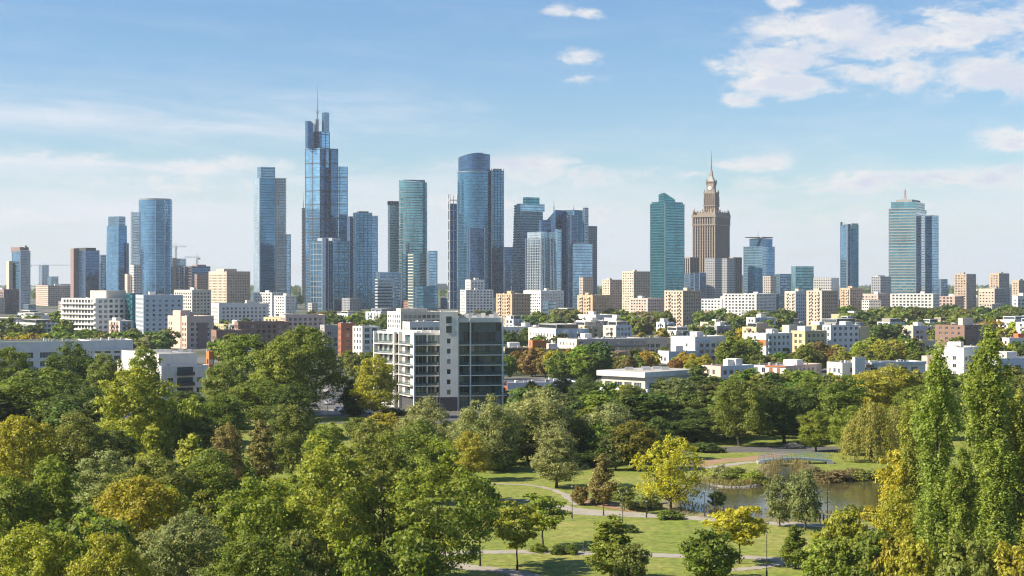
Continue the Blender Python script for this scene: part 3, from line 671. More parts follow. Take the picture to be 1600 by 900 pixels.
def crane(px, ytop, D, jl, jr, label, fl=0):
    c = empty('tower_crane', (X(px, D), D, 0), 0, label, 'crane', 'tower cranes over the skyline'); h = Z(ytop, D); k = D/F; m = MB(); w = 1.1
    for sx in (-w, w):
        for sy in (-w, w): m.tube((sx, sy, 0), (sx, sy, h), .28, .28, 4)
    z = 0; i = 0
    while z < h-3:
        s = 1 if i % 2 else -1
        m.tube((-w*s, -w, z), (w*s, -w, z+3), .18, .18, 4); m.tube((-w, w*s, z), (-w, -w*s, z+3), .18, .18, 4); z += 3; i += 1
    m.build('lattice_mast', [M_STEEL], c)
    j = MB(); L0, L1 = -jl*k, jr*k
    for zz, yy in ((0, -.7), (0, .7), (1.6, 0)): j.tube((L0, yy, h+zz), (L1, yy, h+zz), .22, .22, 4)
    x = L0; i = 0
    while x < L1-2: j.tube((x, -.7 if i % 2 else .7, h), (x+2, 0, h+1.6), .14, .14, 4); x += 2; i += 1
    j.build('jib', [M_STEEL], c)
    a = MB(); a.tube((0, 0, h), (0, 0, h+6), .5, .15, 5); a.tube((0, 0, h+6), (L1*.7, 0, h+1.6), .08, .08, 4); a.tube((0, 0, h+6), (L0*.8, 0, h+1.6), .08, .08, 4); a.build('apex_tie', [M_STEEL], c)
    b = MB(); b.box(-1.2, 1.2, -2.4, -.6, h-2.5, h-.2); b.build('cab', [M_WHITE], c); w_ = MB(); w_.box(L0, L0+3, -1, 1, h-2.2, h-.1) if jl < jr else w_.box(L1-3, L1, -1, 1, h-2.2, h-.1); w_.build('counterweight', [M_GREY], c)
crane(275, 386, 2420, 9, 17, 'taller thin tower crane above the unfinished concrete core'); crane(308, 403, 2380, 20, 5, 'shorter tower crane above the dark frame block'); crane(70, 415, 4000, 22, 40, 'distant tower crane with a long jib over the hazy stepped block')

T = tower('slab_tower', 'tall dark blue slab tower with dark square top and open lattice side', 2250, 420)
P = vol(T, 397, 406, 431, 278, 2250, C_DEEP, a=60); T.prism([P[0]+Vector((-.6, -.5)), P[1]+Vector((-.6, -.5)), P[1]+Vector((-.3, -.1)), P[0]+Vector((-.1, 0))], 0, T.h, C_PALE, 'pale_side'); vol(T, 402, 408, 430, 260.5, 2253, C_SLATE, a=62, name='dark_crown', z0=Z(278, 2250))
P = vol(T, 430, 432, 446, 280, 2262, C_SLATE, a=78, name='lattice_wing'); T.bands(P, 4, T.h+3, 3.7, .7, 1.5, M_BEIGE, 'balcony_slabs'); T.ribs(P, (1,), 0, T.h+2, 3.2, .5, 1.2, M_BEIGE, 'lattice_posts'); vol(T, 446, 447, 454, 366, 2270, C_SKY, a=75, name='low_wing')
T = tower('slim_tower', 'very thin brownish tower with antenna left of the tallest spire tower', 2900, 474)
P = vol(T, 471, 472, 479, 326, 2900, C_CONCG, a=75); T.bands(P, 3, T.h, 6, 1.2, .6, M_MAUVE); mast(T.root, T.o, X(473.5, 2900), 2903, T.h, Z(299, 2900), .9)

# tallest tower
D = 2350
T = tower('spire_tower', 'tallest stepped blue glass tower with a needle mast', D, 505)
GL = curtain('glass_varied_blue', (.27, .50, .72), fh=3.9, pw=1.6, band=.16, var=.35, wob=.02); GD_ = curtain('glass_varied_dark', (.08, .21, .39), fh=3.9, pw=1.6, band=.16, var=.35, wob=.02)
def trunk9(xl, xc, xr, yt, dD, mat, nm, a=None, z0=0):
    P = vol(T, xl, xc, xr, yt, D+dD, mat, a, nm, z0); T.bands(P, max(z0, 10), T.h+.5, 19.5, .9, .35, M_DARK, 'truss_floors', (0, 1)); T.ribs(P, (0, 1), z0, T.h, 11.7, .6, .3, M_DARK, 'bay_mullions'); return P
trunk9(477, 500, 516, 231, 0, GL, 'main_shaft', 32); trunk9(514, 517, 528, 232, 6, GD_, 'middle_shaft', 60); trunk9(526, 530, 543, 260, 10, GL, 'right_shaft', 70); trunk9(489, 502, 515, 205, 4, GL, 'upper_shaft', 35, Z(231, D))
P = blockpts(477, 481, 490, D, 60); T.prism(P, Z(231, D), [Z(188, D), Z(190, D), Z(193, D), Z(188, D)], C_NAVY, 'left_blade'); vol(T, 503, 508, 514.5, 175.5, D+8, C_SLATE, 45, 'tall_fin', Z(206, D)); vol(T, 491, 493, 498, 186, D+8, M_STEEL, 45, 'mast_base', Z(206, D))
m = MB(); xm, ym = X(494.3, D)-T.o.x, 10; z1 = Z(206, D)
m.tube((xm, ym, z1), (xm, ym, Z(174, D)), 1.1, .9, 8); m.cyl(xm, ym, 2.4, Z(175, D), Z(173, D), 10); m.tube((xm, ym, Z(173, D)), (xm, ym, Z(133, D)), .9, .22, 8); m.build('needle_mast', [M_STEEL], T.root)
T = tower('lattice_block', 'blocky tower with concrete grid face and glass corner before the tallest tower', 2150, 520)
P = vol(T, 486, 521, 546, 376, 2150, C_DEEP, 38); T.ribs(P, (0,), 0, T.h, 5.2, .5, .5, M_PMET, 'concrete_posts'); T.bands(P, 3, T.h+2, 7.0, .5, .5, M_PMET, 'concrete_beams', (0,)); T.bands(P, 3, T.h, 10.5, .6, .3, M_DARK, 'dark_beams', (1,)); T.ribs(P, (1,), 0, T.h, 9, .5, .3, M_DARK, 'dark_mullions'); vol(T, 496, 519, 532, 371.5, 2155, M_PMET, 40, 'roof_frame', T.h)
vol(T, 504, 508, 513, 372, 2147, C_NAVY, name='stair_shaft', a=35)
T = tower('glass_tower', 'navy blue three part tower right of the tallest tower', 2300, 565)
vol(T, 543, 546, 556, 338, 2310, C_NAVY, 60); P = vol(T, 552, 556, 581, 332, 2300, C_DEEP, 68, 'middle_shaft'); T.ribs(P, (1,), 0, T.h, 5.5, .5, .5, M_DARK); vol(T, 558, 561, 576, 330, 2306, M_DARK, 68, 'roof_box', T.h); vol(T, 579, 581, 590, 337, 2308, C_BLUE, 68, 'right_shaft')
for (xl, xc, xr, yt, D, mt_, lab) in ((588, 593, 626, 425, 2050, C_SLATE, 'low banded grey blue office block right of the navy tower'), (586, 590, 616, 436, 1950, C_BANDW, 'low white banded office block at the foot of the navy tower'), (646, 650, 684, 447, 1900, C_DEEP, 'low blue office block at the foot of the curved green tower')):
    B = Bld('office_block', lab, 'building', None, (X(xc, D), D)); vol(B, xl, xc, xr, yt, D, mt_, 62)
T = tower('curved_tower', 'green glass tower with a concave sloping top', 2330, 645); D = 2330
ang = [R(200+140*i/10) for i in range(11)]; k = D/F
P = [Vector((X(645, D)+23.5*k*math.cos(a), D+10+11*math.sin(a))) for a in ang]+[Vector((X(664, D), D+42)), Vector((X(626, D), D+42))]
T.prism(P, 0, [Z(281+3.5*max(0, (p.x-X(624, D))/(42*k)), D)-1.2*math.sin(math.pi*max(0, min(1, (p.x-X(624, D))/(42*k)))) for p in P], C_GREEN, 'curved_shaft', M_GREY); T.bands(P, 8, Z(296, D), 7.4, .8, .35, M_STEEL, edges=range(10)); vol(T, 627, 632, 664, 280.5, D+30, C_SLATE, 70, 'crown_screen', Z(292, D))
T = tower('striped_tower', 'narrow pale striped tower tucked left of the curved green tower', 2380, 615)
P = vol(T, 606, 609, 625, 320, 2380, C_BANDW, 66); vol(T, 606, 609, 625, 314, 2381, M_GREY, 66, 'crown_grille', T.h); T.ribs(P, (0, 1), Z(320, 2380), Z(314.2, 2380), 4, 1.6, .4, M_DARK, 'grille_slots')
T = tower('banded_block', 'green and white banded block in front of the curved green tower', 2120, 662)
P = vol(T, 638, 646, 669, 395, 2120, C_GREEN, 60); T.bands(P, 5, T.h, 3.7, .9, .5, M_CREAM); vol(T, 667, 670, 683, 392, 2112, C_SKY, 65, 'blue_wing')
T = tower('frame_tower', 'thin white open frame tower beside the big dark round tower', 2290, 706)
P = vol(T, 701, 703, 714, 318, 2292, C_NAVY, 72); T.ribs(P, (0, 1), 0, Z(303, 2290), 4.6, .8, .9, M_WHITE, 'frame_posts'); T.bands(P, 10, Z(303, 2290), 14, .8, .9, M_WHITE, 'frame_beams')
# big dark round tower
D = 2250; k = D/F
T = tower('round_dark_tower', 'broad dark blue round fronted tower with a tilted crown', D, 745)
ang = [R(190+150*i/14) for i in range(15)]
P = [Vector((X(741, D)+27.2*k*math.cos(a), D+27*k+29*k*math.sin(a))) for a in ang]+[Vector((X(766, D), D+50)), Vector((X(715, D), D+50))]
T.prism(P, 0, Z(268, D), C_DEEP, 'round_shaft', M_GREY)
Q = inset(P, .8); T.prism(Q, Z(268, D), [Z(245.5-7*math.sin(min(1, max(0, (p.x-X(714, D))/(36*k)))*math.pi/2)+(1.5 if p.x > X(755, D) else 0), D) for p in Q], C_NAVY, 'tilted_crown', M_STEEL)
T.bands(P, Z(268.5, D), Z(268, D), 9, 1.2, .7, M_STEEL, 'crown_ring', range(14)); vol(T, 735, 738, 759, 241, D-1, C_DEEP, 70, 'crown_panel', Z(258, D))
P = vol(T, 764, 768, 787, 266, D+10, C_DEEP, 66, 'right_shaft'); vol(T, 770, 773, 784, 263.5, D+14, M_BEIGE, 66, 'roof_house', T.h); T.ribs(P, (1,), 0, T.h, 4.5, .5, .4, M_DARK); vol(T, 731, 734, 757, 356, D-9, C_NAVY, 72, 'front_bay'); 
T = tower('office_block', 'dark low block between the round dark tower and the pale slanted tower', 2400, 795); vol(T, 786, 789, 806, 386, 2400, C_NAVY, 65)
T = tower('slanted_tower', 'pale banded tower leaning inward with a glass box on top', 2300, 826); D = 2300
P = blockpts(798, 812, 851, D, 52); Q = blockpts(803, 812.5, 848, D+3, 52); T.prism(P, 0, Z(320, D), C_BANDW, 'slanted_shaft', M_GREY, Q); vol(T, 807, 813, 851, 318, D-1, C_SKY, 58, 'upper_storeys', Z(330, D)); vol(T, 817, 822, 843, 308, D+4, C_TEAL, 60, 'glass_box', Z(319, D))
T = tower('grid_tower', 'silvery gridded tower stepping up to a dark box', 2130, 850); D = 2130
P = blockpts(822, 845, 877, D, 50); T.prism(P, 0, Z(362, D), C_PGRID, 'grid_shaft', M_GREY, inset(P, 1.2)); T.ribs(P, (0, 1), 0, Z(372, D), 5.2, .5, .6, M_PMET, 'pale_ribs'); vol(T, 842, 846, 861, 343.5, D+8, C_NAVY, 60, 'dark_box', Z(362, D)); vol(T, 868, 871, 877, 358, D+2, C_SKY, 60, 'blue_corner')
T = tower('faceted_tower', 'dark navy faceted tower with a cut corner and thin antennas', 2260, 886); D = 2260
P = blockpts(851, 868, 886, D, 40); h = Z(328, D); T.prism(P, 0, [Z(347, D), h, h, Z(347, D)], C_NAVY, 'cut_shaft', M_DARK)
P = vol(T, 882, 896, 918, 328, D+5, C_BLUE, 48, 'blue_shaft'); vol(T, 886, 892, 902, 336, D-2, C_NAVY, 55, 'dark_bay'); vol(T, 911, 913, 919, 324.5, D+3, C_SLATE, 55, 'thin_fin')
for px, yt in ((866, 310), (917, 320), (897, 318)): mast(T.root, T.o, X(px, D), D+14, Z(330, D), Z(yt, D), .7, 'antenna')
T = tower('striped_tower', 'narrow striped tower at the right edge of the faceted tower', 2330, 926); vol(T, 916, 919, 933, 353, 2330, C_CONCG, 62)
T = tower('glass_tower', 'plain light blue glass tower in front of the faceted tower', 2150, 905); vol(T, 889, 895, 926, 381, 2150, C_SKY, 60); vol(T, 892, 896, 921, 379, 2155, M_STEEL, 60, 'roof_rail', T.h)
B = tower('grid_block', 'small beige gridded block at the foot of the light blue tower', 1980, 915); vol(B, 905, 911, 926, 433, 1980, C_CONC, 55)
for (xl, xc, xr, yt, D, lab) in ((941, 953, 973, 437, 2000, 'lower beige apartment tower left of the teal tower'), (972, 990, 1016, 424, 1950, 'taller beige apartment tower beside the teal tower')):
    B = Bld('apartment_tower', lab, 'tower', None, (X(xc, D), D)); P = blockpts(xl, xc, xr, D); sp = dict(fh=3.0, bay=3.3, w=1.9, h=1.5, z0=1, edge=.3)
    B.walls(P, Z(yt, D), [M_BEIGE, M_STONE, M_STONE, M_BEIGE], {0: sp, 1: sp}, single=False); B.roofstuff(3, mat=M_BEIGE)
T = tower('teal_tower', 'teal glass tower with banded floors and a slanted wedge on top', 2250, 1042); D = 2250
P = vol(T, 1016, 1039, 1069, 318, D, C_TEAL, 50); T.bands(P, 4, T.h, 3.9, .7, .5, curtain('glass_teal_pale', (.20, .42, .48), var=.2), edges=(1,)); vol(T, 1018, 1039, 1067, 315, D+2, C_TEAL, 50, 'top_band', T.h)
P = blockpts(1029, 1038, 1055, D+8, 55); T.prism(P, Z(318, D), [Z(303, D), Z(300.5, D), Z(311, D), Z(311, D)], C_TEAL, 'wedge'); mast(T.root, T.o, X(1034, D), D+12, Z(303, D), Z(297, D), .4, 'antenna')
# palace tower
D = 2400; k = D/F
T = tower('palace_tower', 'ornate sandstone palace tower with clock faces and tall spire', D, 1111)
def stage(xl, xc, xr, y0, y1, nm, mat=None, dD=0, rib=None, a=28):
    P = blockpts(xl, xc, xr, D+dD, a); z0 = 0 if y0 is None else Z(y0, D); T.prism(P, z0, Z(y1, D), mat or M_PSTONE, nm)
    if rib: T.ribs(P, (0, 1), z0, Z(y1, D), rib, 1.5, 1.0, M_PSTONE, 'pilasters')
    return P
C_PAL = curtain('palace_windows', (.06, .07, .08), fh=4.2, pw=3.6, band=.35, bandc=(.20, .16, .13), mull=.1, mullc=(.28, .225, .185), metal=.2, rough=.4)
P = stage(1083, 1117, 1139, None, 339, 'main_shaft', C_PAL, 0, 3.6); T.bands(P, Z(339, D), Z(338, D), 9, 3.4, 2.0, M_PSTONE, 'cornice'); T.bands(P, Z(352, D), Z(351, D), 9, 1.6, 1.6, M_PSTONE, 'string_course')
P = stage(1085, 1117, 1137.5, 337, 330.5, 'attic', M_PSTONE, 3)
pin = MB()
for i in range(4):
    a, b = P[i]-T.o, P[(i+1) % 4]-T.o
    for j in range(7):
        q = a.lerp(b, j/7); hgt = 5.5 if j == 0 else 2.4; pin.tube((q.x, q.y, Z(332, D)), (q.x, q.y, Z(330.5, D)+hgt), 1.5 if j == 0 else .8, .2, 5)
o = pin.build('pinnacles', [M_PSTONE], T.root); o['kind'] = 'stuff'
cq = (P[0]+P[2])/2; ccx, ccy = cq.x, cq.y
def sq(hw): 
    a = R(28); u = Vector((math.cos(a), -math.sin(a))); v = Vector((math.sin(a), math.cos(a))); c = Vector((ccx, ccy)); return [c-u*hw-v*hw, c+u*hw-v*hw, c+u*hw+v*hw, c-u*hw+v*hw]
P = sq(7.8); T.prism(P, Z(331, D), Z(300, D), C_PAL, 'upper_block'); T.ribs(P, (0, 1), Z(331, D), Z(300, D), 3.4, 1.1, .8, M_PSTONE, 'pilasters'); T.bands(P, Z(301, D), Z(300, D), 9, 2, 1.3, M_PSTONE, 'cornice')
P = sq(5.4); T.prism(P, Z(300, D), Z(281, D), M_PSTONE, 'clock_stage'); T.bands(P, Z(283, D), Z(282, D), 9, 1.6, 1.2, M_PSTONE, 'cornice')
for i in (0, 1):
    a, b = P[i]-T.o, P[i+1]-T.o; mid = (a+b)/2; d = (b-a).normalized(); nr = Vector((d.y, -d.x)); m = MB(); c0 = mid+nr*.4; zc = Z(292, D)
    def disc(r, off, mat): m.face([(c0.x+nr.x*off+d.x*r*math.cos(t), c0.y+nr.y*off+d.y*r*math.cos(t), zc+r*math.sin(t)) for t in [2*math.pi*q/24 for q in range(24)]], mat)
    disc(3.5, 0, 1); disc(3.1, .15, 0)
    for ang_, ln in ((R(60), 1.9), (R(-20), 2.6)):
        e = (d.x*math.cos(ang_), d.y*math.cos(ang_), math.sin(ang_)); m.tube((c0.x+nr.x*.3, c0.y+nr.y*.3, zc), (c0.x+nr.x*.3+e[0]*ln, c0.y+nr.y*.3+e[1]*ln, zc+e[2]*ln), .25, .15, 4, 1)
    m.build('clock_face', [M_WHITE, M_DARK], T.root)
T.prism(sq(4.6), Z(281, D), Z(272, D), M_GREY, 'roof_pyramid', None, sq(1.8)); T.prism(sq(2.2), Z(273, D), Z(264, D), M_PSTONE, 'lantern', None, sq(1.4))
m = MB(); m.tube((ccx-T.o.x, ccy-T.o.y, Z(264, D)), (ccx-T.o.x, ccy-T.o.y, Z(232, D)), 1.3, .15, 8); m.build('spire', [M_STEEL], T.root)
P = stage(1069, 1078, 1090, None, 404, 'left_wing', C_PAL, -20, 3.6, 45); T.bands(P, Z(404, D), Z(403, D), 9, 1.6, 1, M_PSTONE, 'cornice'); P = stage(1141, 1146, 1158, None, 404, 'right_wing', C_PAL, -20, 3.6, 55); T.bands(P, Z(404, D), Z(403, D), 9, 1.6, 1, M_PSTONE, 'cornice')
for P_, z0_, z1_, r_ in ((blockpts(1083, 1117, 1139, D, 28), 350, 327, 2.0), (sq(7.8), 306, 294, 1.1), (sq(5.4), 287, 277, .8), (inset(blockpts(1085, 1117, 1137.5, D+3, 28), 9), 332, 325, 1.3)):
    for p in P_:
        tur = MB(); c = Vector(p)-T.o; zz = Z(z0_, D); zt = Z(z1_, D); tur.cyl(c.x, c.y, r_, zz, zz+(zt-zz)*.62, 8); tur.cyl(c.x, c.y, r_*1.2, zz+(zt-zz)*.62, zz+(zt-zz)*.68, 8); tur.cyl(c.x, c.y, r_, zz+(zt-zz)*.68, zt, 8, 0, None, .15); tur.build('turret', [M_PSTONE], T.root)
P = sq(7.9); T.ribs(P, (0, 1), Z(320, D), Z(306, D), 2.9, 1.3, 1.5, M_PSTONE, 'arcade_piers'); T.bands(P, Z(321, D), Z(320, D), 9, 1.2, 1.7, M_PSTONE, 'arcade_sill')
for (xl, xc, xr, yt, D, mt_, lab) in ((1101, 1117, 1128, 403, 2150, C_CONCG, 'dark grey blue apartment tower in front of the palace'), (1125, 1136, 1148, 403.5, 2180, C_CONCG, 'paler grey apartment tower in front of the palace right side'), (1085, 1093, 1103, 426, 2120, C_NAVY, 'low dark block in front of the palace left wing'), (1070, 1078, 1088, 427, 2140, C_SLATE, 'low grey block between the teal tower and the palace')):
    B = Bld('city_block', lab, 'building', None, (X(xc, D), D)); vol(B, xl, xc, xr, yt, D, mt_)
T = tower('glass_tower', 'light blue tower under an overhanging flat roof right of the palace', 2300, 1187); D = 2300
vol(T, 1162, 1191, 1210, 385, D, C_SKY, 40); vol(T, 1171, 1191, 1207, 373, D+2, C_BLUE, 40, 'upper_shaft', T.h); vol(T, 1170, 1191, 1207, 370, D, M_STEEL, 40, 'flat_roof', Z(372, D)); m = MB(); z = Z(371.5, D); m.box(X(1165, D)-T.o.x, X(1208, D)-T.o.x, 2, 5, z, z+1.1); m.build('roof_boom', [M_DARK], T.root); mast(T.root, T.o, X(1187, D), D+15, Z(371, D), Z(359, D), .5, 'antenna')
for (xl, xc, xr, yt, D, mt_, lab) in ((1192, 1204, 1213, 431, 2100, C_CONC, 'beige block at the foot of the overhanging roof tower'), (1210, 1218, 1236, 428, 2200, C_SLATE, 'grey blue block left of the green glass cube'), (1237, 1243, 1271, 416, 2150, C_GREEN, 'dark green glass cube block with square top'), (1271, 1299, 1311, 434, 1950, C_WGRID, 'white gridded block left of the slender blue tower'),
        (1361, 1376, 1392, 432, 2000, C_CONCG, 'grey apartment block left of the large green tower'), (1464, 1470, 1480, 436, 2400, C_SLATE, 'small grey block right of the large green tower')):
    B = Bld('city_block', lab, 'building', None, (X(xc, D), D)); vol(B, xl, xc, xr, yt, D, mt_)
T = tower('slender_tower', 'slender blue tower standing alone at right with dark vertical slot', 2350, 1327); D = 2350
vol(T, 1313, 1323, 1341, 351, D, C_BLUE, 55); vol(T, 1323, 1324.5, 1329, 350, D-1.5, C_NAVY, 70, 'dark_slot'); vol(T, 1329, 1331, 1341, 349, D+3, C_PALE, 66, 'pale_top', Z(357, D)); vol(T, 1313, 1314, 1316.5, 347, D+2, C_SLATE, 66, 'roof_fin', Z(352, D)); mast(T.root, T.o, X(1322, D), D+10, Z(351, D), Z(346, D), .5, 'antenna')
T = tower('green_tower', 'large green banded tower with pale right side and lattice antenna', 2280, 1420); D = 2280
P = vol(T, 1389, 1431, 1447, 326, D, C_GREEN, 26); T.bands(P, 5, T.h, 3.9, 1.1, .6, M_GREY, edges=(0,)); T.prism([P[1]+Vector((.5, -.5)), P[2]+Vector((.5, -.5)), P[2]+Vector((0, .5)), P[1]+Vector((0, .5))], 0, T.h-4, C_PALE, 'pale_side'); vol(T, 1392, 1430, 1445, 315, D+2, C_GREEN, 26, 'upper_storeys', Z(327, D)); vol(T, 1400, 1425, 1438, 311.5, D+4, M_GREY, 28, 'roof_plant', Z(315, D))
m = MB(); ax, ay = X(1418, D)-T.o.x, 14; zb, zt = Z(312, D), Z(295, D)
for sx, sy in ((-1, -1), (1, -1), (1, 1), (-1, 1)): m.tube((ax+sx*1.6, ay+sy*1.6, zb), (ax+sx*.4, ay+sy*.4, zt), .3, .2, 4)
for i in range(5): z = zb+(zt-zb)*i/5; m.box(ax-1.4, ax+1.4, ay-1.4, ay+1.4, z, z+.4)
m.build('lattice_antenna', [W_('red_white_steel', (.5, .3, .28))], T.root)
T = tower('glass_tower', 'narrower blue tower joined to the right of the large green tower', 2310, 1456); P = vol(T, 1446, 1456, 1466, 338, 2310, C_DEEP, 45); T.bands(P, 5, Z(352, 2310), 3.9, 1.0, .4, M_STEEL, edges=(0,)); vol(T, 1447, 1456, 1465, 336.5, 2313, C_PALE, 45, 'pale_top', T.h); T.prism([P[1]+Vector((.3, -.5)), P[2]+Vector((.3, -.5)), P[2]+Vector((0, .5)), P[1]+Vector((0, .5))], 0, T.h, C_SKY, 'pale_side')
for (xl, xc, xr, yt, D, lab, gl) in ((1491, 1510, 1525, 428, 1950, 'grey brown apartment tower between the green tower and the right edge', 0), (1546, 1561, 1577, 427, 1950, 'taller apartment tower second from the right edge of the skyline', 0), (1529, 1554, 1578, 451, 1700, 'lower beige apartment tower in front of the taller one near the right edge', 1), (1581, 1592, 1606, 438, 2050, 'grey blue apartment tower cut by the right edge', 0)):
    B = Bld('apartment_tower', lab, 'tower', None, (X(xc, D), D)); P = blockpts(xl, xc, xr, D); sp = dict(fh=3.0, bay=3.4, w=2.0, h=1.5, z0=1, edge=.3)
    B.walls(P, Z(yt, D), [M_BEIGE if gl else M_STONE, M_GREY, M_GREY, M_GREY], {0: sp, 1: sp}, single=False); B.roofstuff(3, mat=M_GREY)
# ------------------------------------------------------------------ white and tan housing in front of the skyline
def housing(name, label, xl, xc, xr, ytop, D, mats, spL=None, spR=None, a=None, roof=None, single=None, n=5, big=True, Ld=None, Rd=None, group=None, pane=None, hut=None, cat='building', z0=0.0):
    B = Bld(name, label, cat, group, (X(xc, D), D)); P = blockpts(xl, xc, xr, D, a, Ld, Rd); specs = {}
    if spL is not None: specs[0] = spL
    if spR is not None: specs[1] = spR
    B.walls(P, Z(ytop, D), mats, specs, z0=z0, roof=roof, single=(D < 900) if single is None else single, pane=pane); B.roofstuff(n, big, hut); B.Q = P; return B
wA = dict(fh=3.0, bay=3.2, w=1.75, h=1.75, sill=.75); wB = dict(fh=3.0, bay=4.0, w=2.6, h=1.9, sill=.6, mull=2); wC = dict(fh=2.9, bay=3.6, w=1.3, h=1.5); wW = dict(fh=3.0, bay=3.0, w=2.3, h=2.0, sill=.5, mull=1)
# far white slabs
for (xl, xc, xr, yt, D, mt_, lab) in ((719, 728, 771, 453, 1800, M_WHITE, 'white gridded low block in front of the round dark tower'), (727, 735, 757, 437, 1850, M_WHITE, 'small white gridded tower above the low white block by the round dark tower'), (818, 845, 881, 454, 1750, M_WHITE, 'white low block below the silvery gridded tower'),
        (983, 1012, 1040, 466, 1750, M_PINK, 'long low pinkish block left of the third tan tower'), (1093, 1128, 1150, 467, 1700, M_WHITE, 'long low white block below the palace'), (1130, 1182, 1212, 459, 1650, M_WHITE, 'broad white gridded slab right of the palace'), (1391, 1458, 1468, 459, 1650, M_WHITE, 'long white gridded slab below the large green tower'),
        (1464, 1492, 1506, 463, 1720, M_PINK, 'pinkish slab right of the long white slab'), (1345, 1372, 1392, 459, 1850, M_PINK, 'low pinkish block left of the long white slab'), (396, 425, 442, 457, 1800, M_WHITE, 'low white gridded block below the tall slab tower'), (428, 446, 462, 462, 1750, M_WHITE, 'low white block left of the concrete grid tower'),
        (272, 300, 330, 453, 1500, M_CREAM, 'low cream block right of the terraced white apartments'), (1582, 1590, 1612, 462, 1500, M_WHITE, 'white apartment block cut by the right edge'), (56, 75, 112, 446, 2600, M_PINK, 'low hazy pinkish block left of the terraced white apartments'), (-14, 6, 30, 452, 2000, M_MAUVE, 'low brown block under the far left tower')):
    housing('slab_block', lab, xl, xc, xr, yt, D, [mt_, mt_, mt_, mt_], dict(fh=3.1, bay=3.6, w=2.2, h=1.7, z0=.6, edge=.3), dict(fh=3.1, bay=3.6, w=2.2, h=1.7, z0=.6, edge=.3), n=3, single=False)
# tan towers
sp = dict(fh=2.9, bay=3.0, w=1.5, h=1.5, z0=1.0, edge=.4)
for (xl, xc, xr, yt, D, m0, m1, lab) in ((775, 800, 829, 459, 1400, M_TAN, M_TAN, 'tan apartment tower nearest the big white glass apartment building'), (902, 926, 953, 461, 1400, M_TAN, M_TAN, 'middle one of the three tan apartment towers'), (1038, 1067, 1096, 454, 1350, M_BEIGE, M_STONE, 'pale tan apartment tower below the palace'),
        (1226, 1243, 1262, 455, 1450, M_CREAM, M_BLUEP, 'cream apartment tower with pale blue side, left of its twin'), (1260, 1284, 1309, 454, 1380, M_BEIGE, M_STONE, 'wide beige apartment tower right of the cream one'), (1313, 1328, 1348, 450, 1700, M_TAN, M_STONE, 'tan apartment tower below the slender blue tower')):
    B = housing('apartment_tower', lab, xl, xc, xr, yt, D, [m0, m1, m1, m0], sp, sp, n=4, single=False, hut=m0, cat='tower'); P = B.Q; h = Z(yt, D); m = MB(); Wd = (P[1]-P[0]).length
    for u in (.25, .75):
        for z in range(1, int(h/2.9)): B.ebox(P, 0, Wd*u-1.5, Wd*u+1.5, z*2.9+.9, z*2.9+1.9, 0, .9, None, '', m)
    o = m.build('loggia_fronts', [M_PINK], B.root); o['kind'] = 'stuff'
# long terraced white apartments, left
D = 1150
B = housing('terraced_apartments', 'long white terraced apartments with open galleries below the round blue tower', 96, 149, 222, 466, D, [M_WHITE, M_WHITE, M_WHITE, M_WHITE], dict(fh=3.6, bay=3.4, w=2.6, h=2.2, sill=.7, z0=1), dict(fh=3.6, bay=4.6, w=2.8, h=2.0, sill=.8, z0=1), single=False, n=8, big=False, roof=M_ROOFL, a=38)
P = B.Q; z = 4.3
while z < Z(468, D): B.ebox(P, 0, 0, None, z, z+.9, 0, 1.3, M_WHITE, 'gallery'); z += 3.6
vol(B, 141, 166, 197, 454, D+12, M_CREAM, 40, 'penthouse', Z(466, D)-.5); vol(B, 197, 203, 222, 458, D-3+14, C_TEAL, 60, 'glass_stair')
B = housing('apartment_block', 'pale blue white apartment wing right of the terraced apartments', 212, 224, 286, 461, 1120, [M_BLUEP, M_BLUEP, M_BLUEP, M_BLUEP], wA, dict(fh=3.2, bay=4.2, w=1.6, h=1.4, z0=1), single=False, a=72, n=8, roof=M_ROOFL)
B = housing('apartment_block', 'pale pink apartment block with a mauve middle bay', 262, 292, 334, 494, 940, [M_PINK, M_PINK, M_PINK, M_PINK], wA, wA, single=True, n=4, a=55, hut=M_PINK); P = B.Q; B.ebox(P, 1, 6.5, 12.5, 0, Z(505, 940), -.4, .35, M_MAUVE, 'mauve_bay'); vol(B, 270, 282, 297, 485, 946, M_PINK, 55, 'stair_tower', 0)
# low white curved pair at the left
B = housing('low_white_building', 'long low white building with planted roof at the left edge', -40, -30, 142, 535, 640, [M_WHITE]*4, None, dict(fh=3.4, bay=9, w=6.5, h=2.2, sill=.6, z0=.8, mull=5), a=80, roof=M_GREENROOF, n=14, big=False, Ld=26)
B = housing('low_white_building', 'low white wing with flat roof behind the dark round trees, left', 118, 128, 208, 532, 720, [M_WHITE]*4, None, wB, a=76, roof=M_ROOFL, n=10, big=False, Ld=20)
B.ebox(B.Q, 1, -.1, None, Z(535, 720)-3.9, Z(535, 720)-3.0, .03, .8, M_WHITE, 'balcony_band')
D = 500
B = housing('white_apartments', 'white apartment house with dark balconies left of the tall twin trees', 183, 252, 326, 572, D, [M_WHITE]*4, dict(fh=3.1, bay=3.2, w=1.5, h=1.6, z0=.5), dict(fh=3.1, bay=4.6, w=1.9, h=1.6, z0=.3, skip=lambda c, r: c == 1), a=58, roof=M_ROOF, n=10, big=False); P = B.Q
for z in (3.2, 6.3, 9.4):
    B.ebox(P, 1, 4.9, 10.2, z+.2, z+1.2, .02, 1.2, M_DARK, 'balcony'); B.ebox(P, 1, 5.0, 10.0, z+1.2, z+2.7, -.5, .03, M_PANE, 'balcony_door')
vol(B, 190, 248, 308, 553, D+5, M_WHITE, 57, 'penthouse', Z(572, D)-.5); 
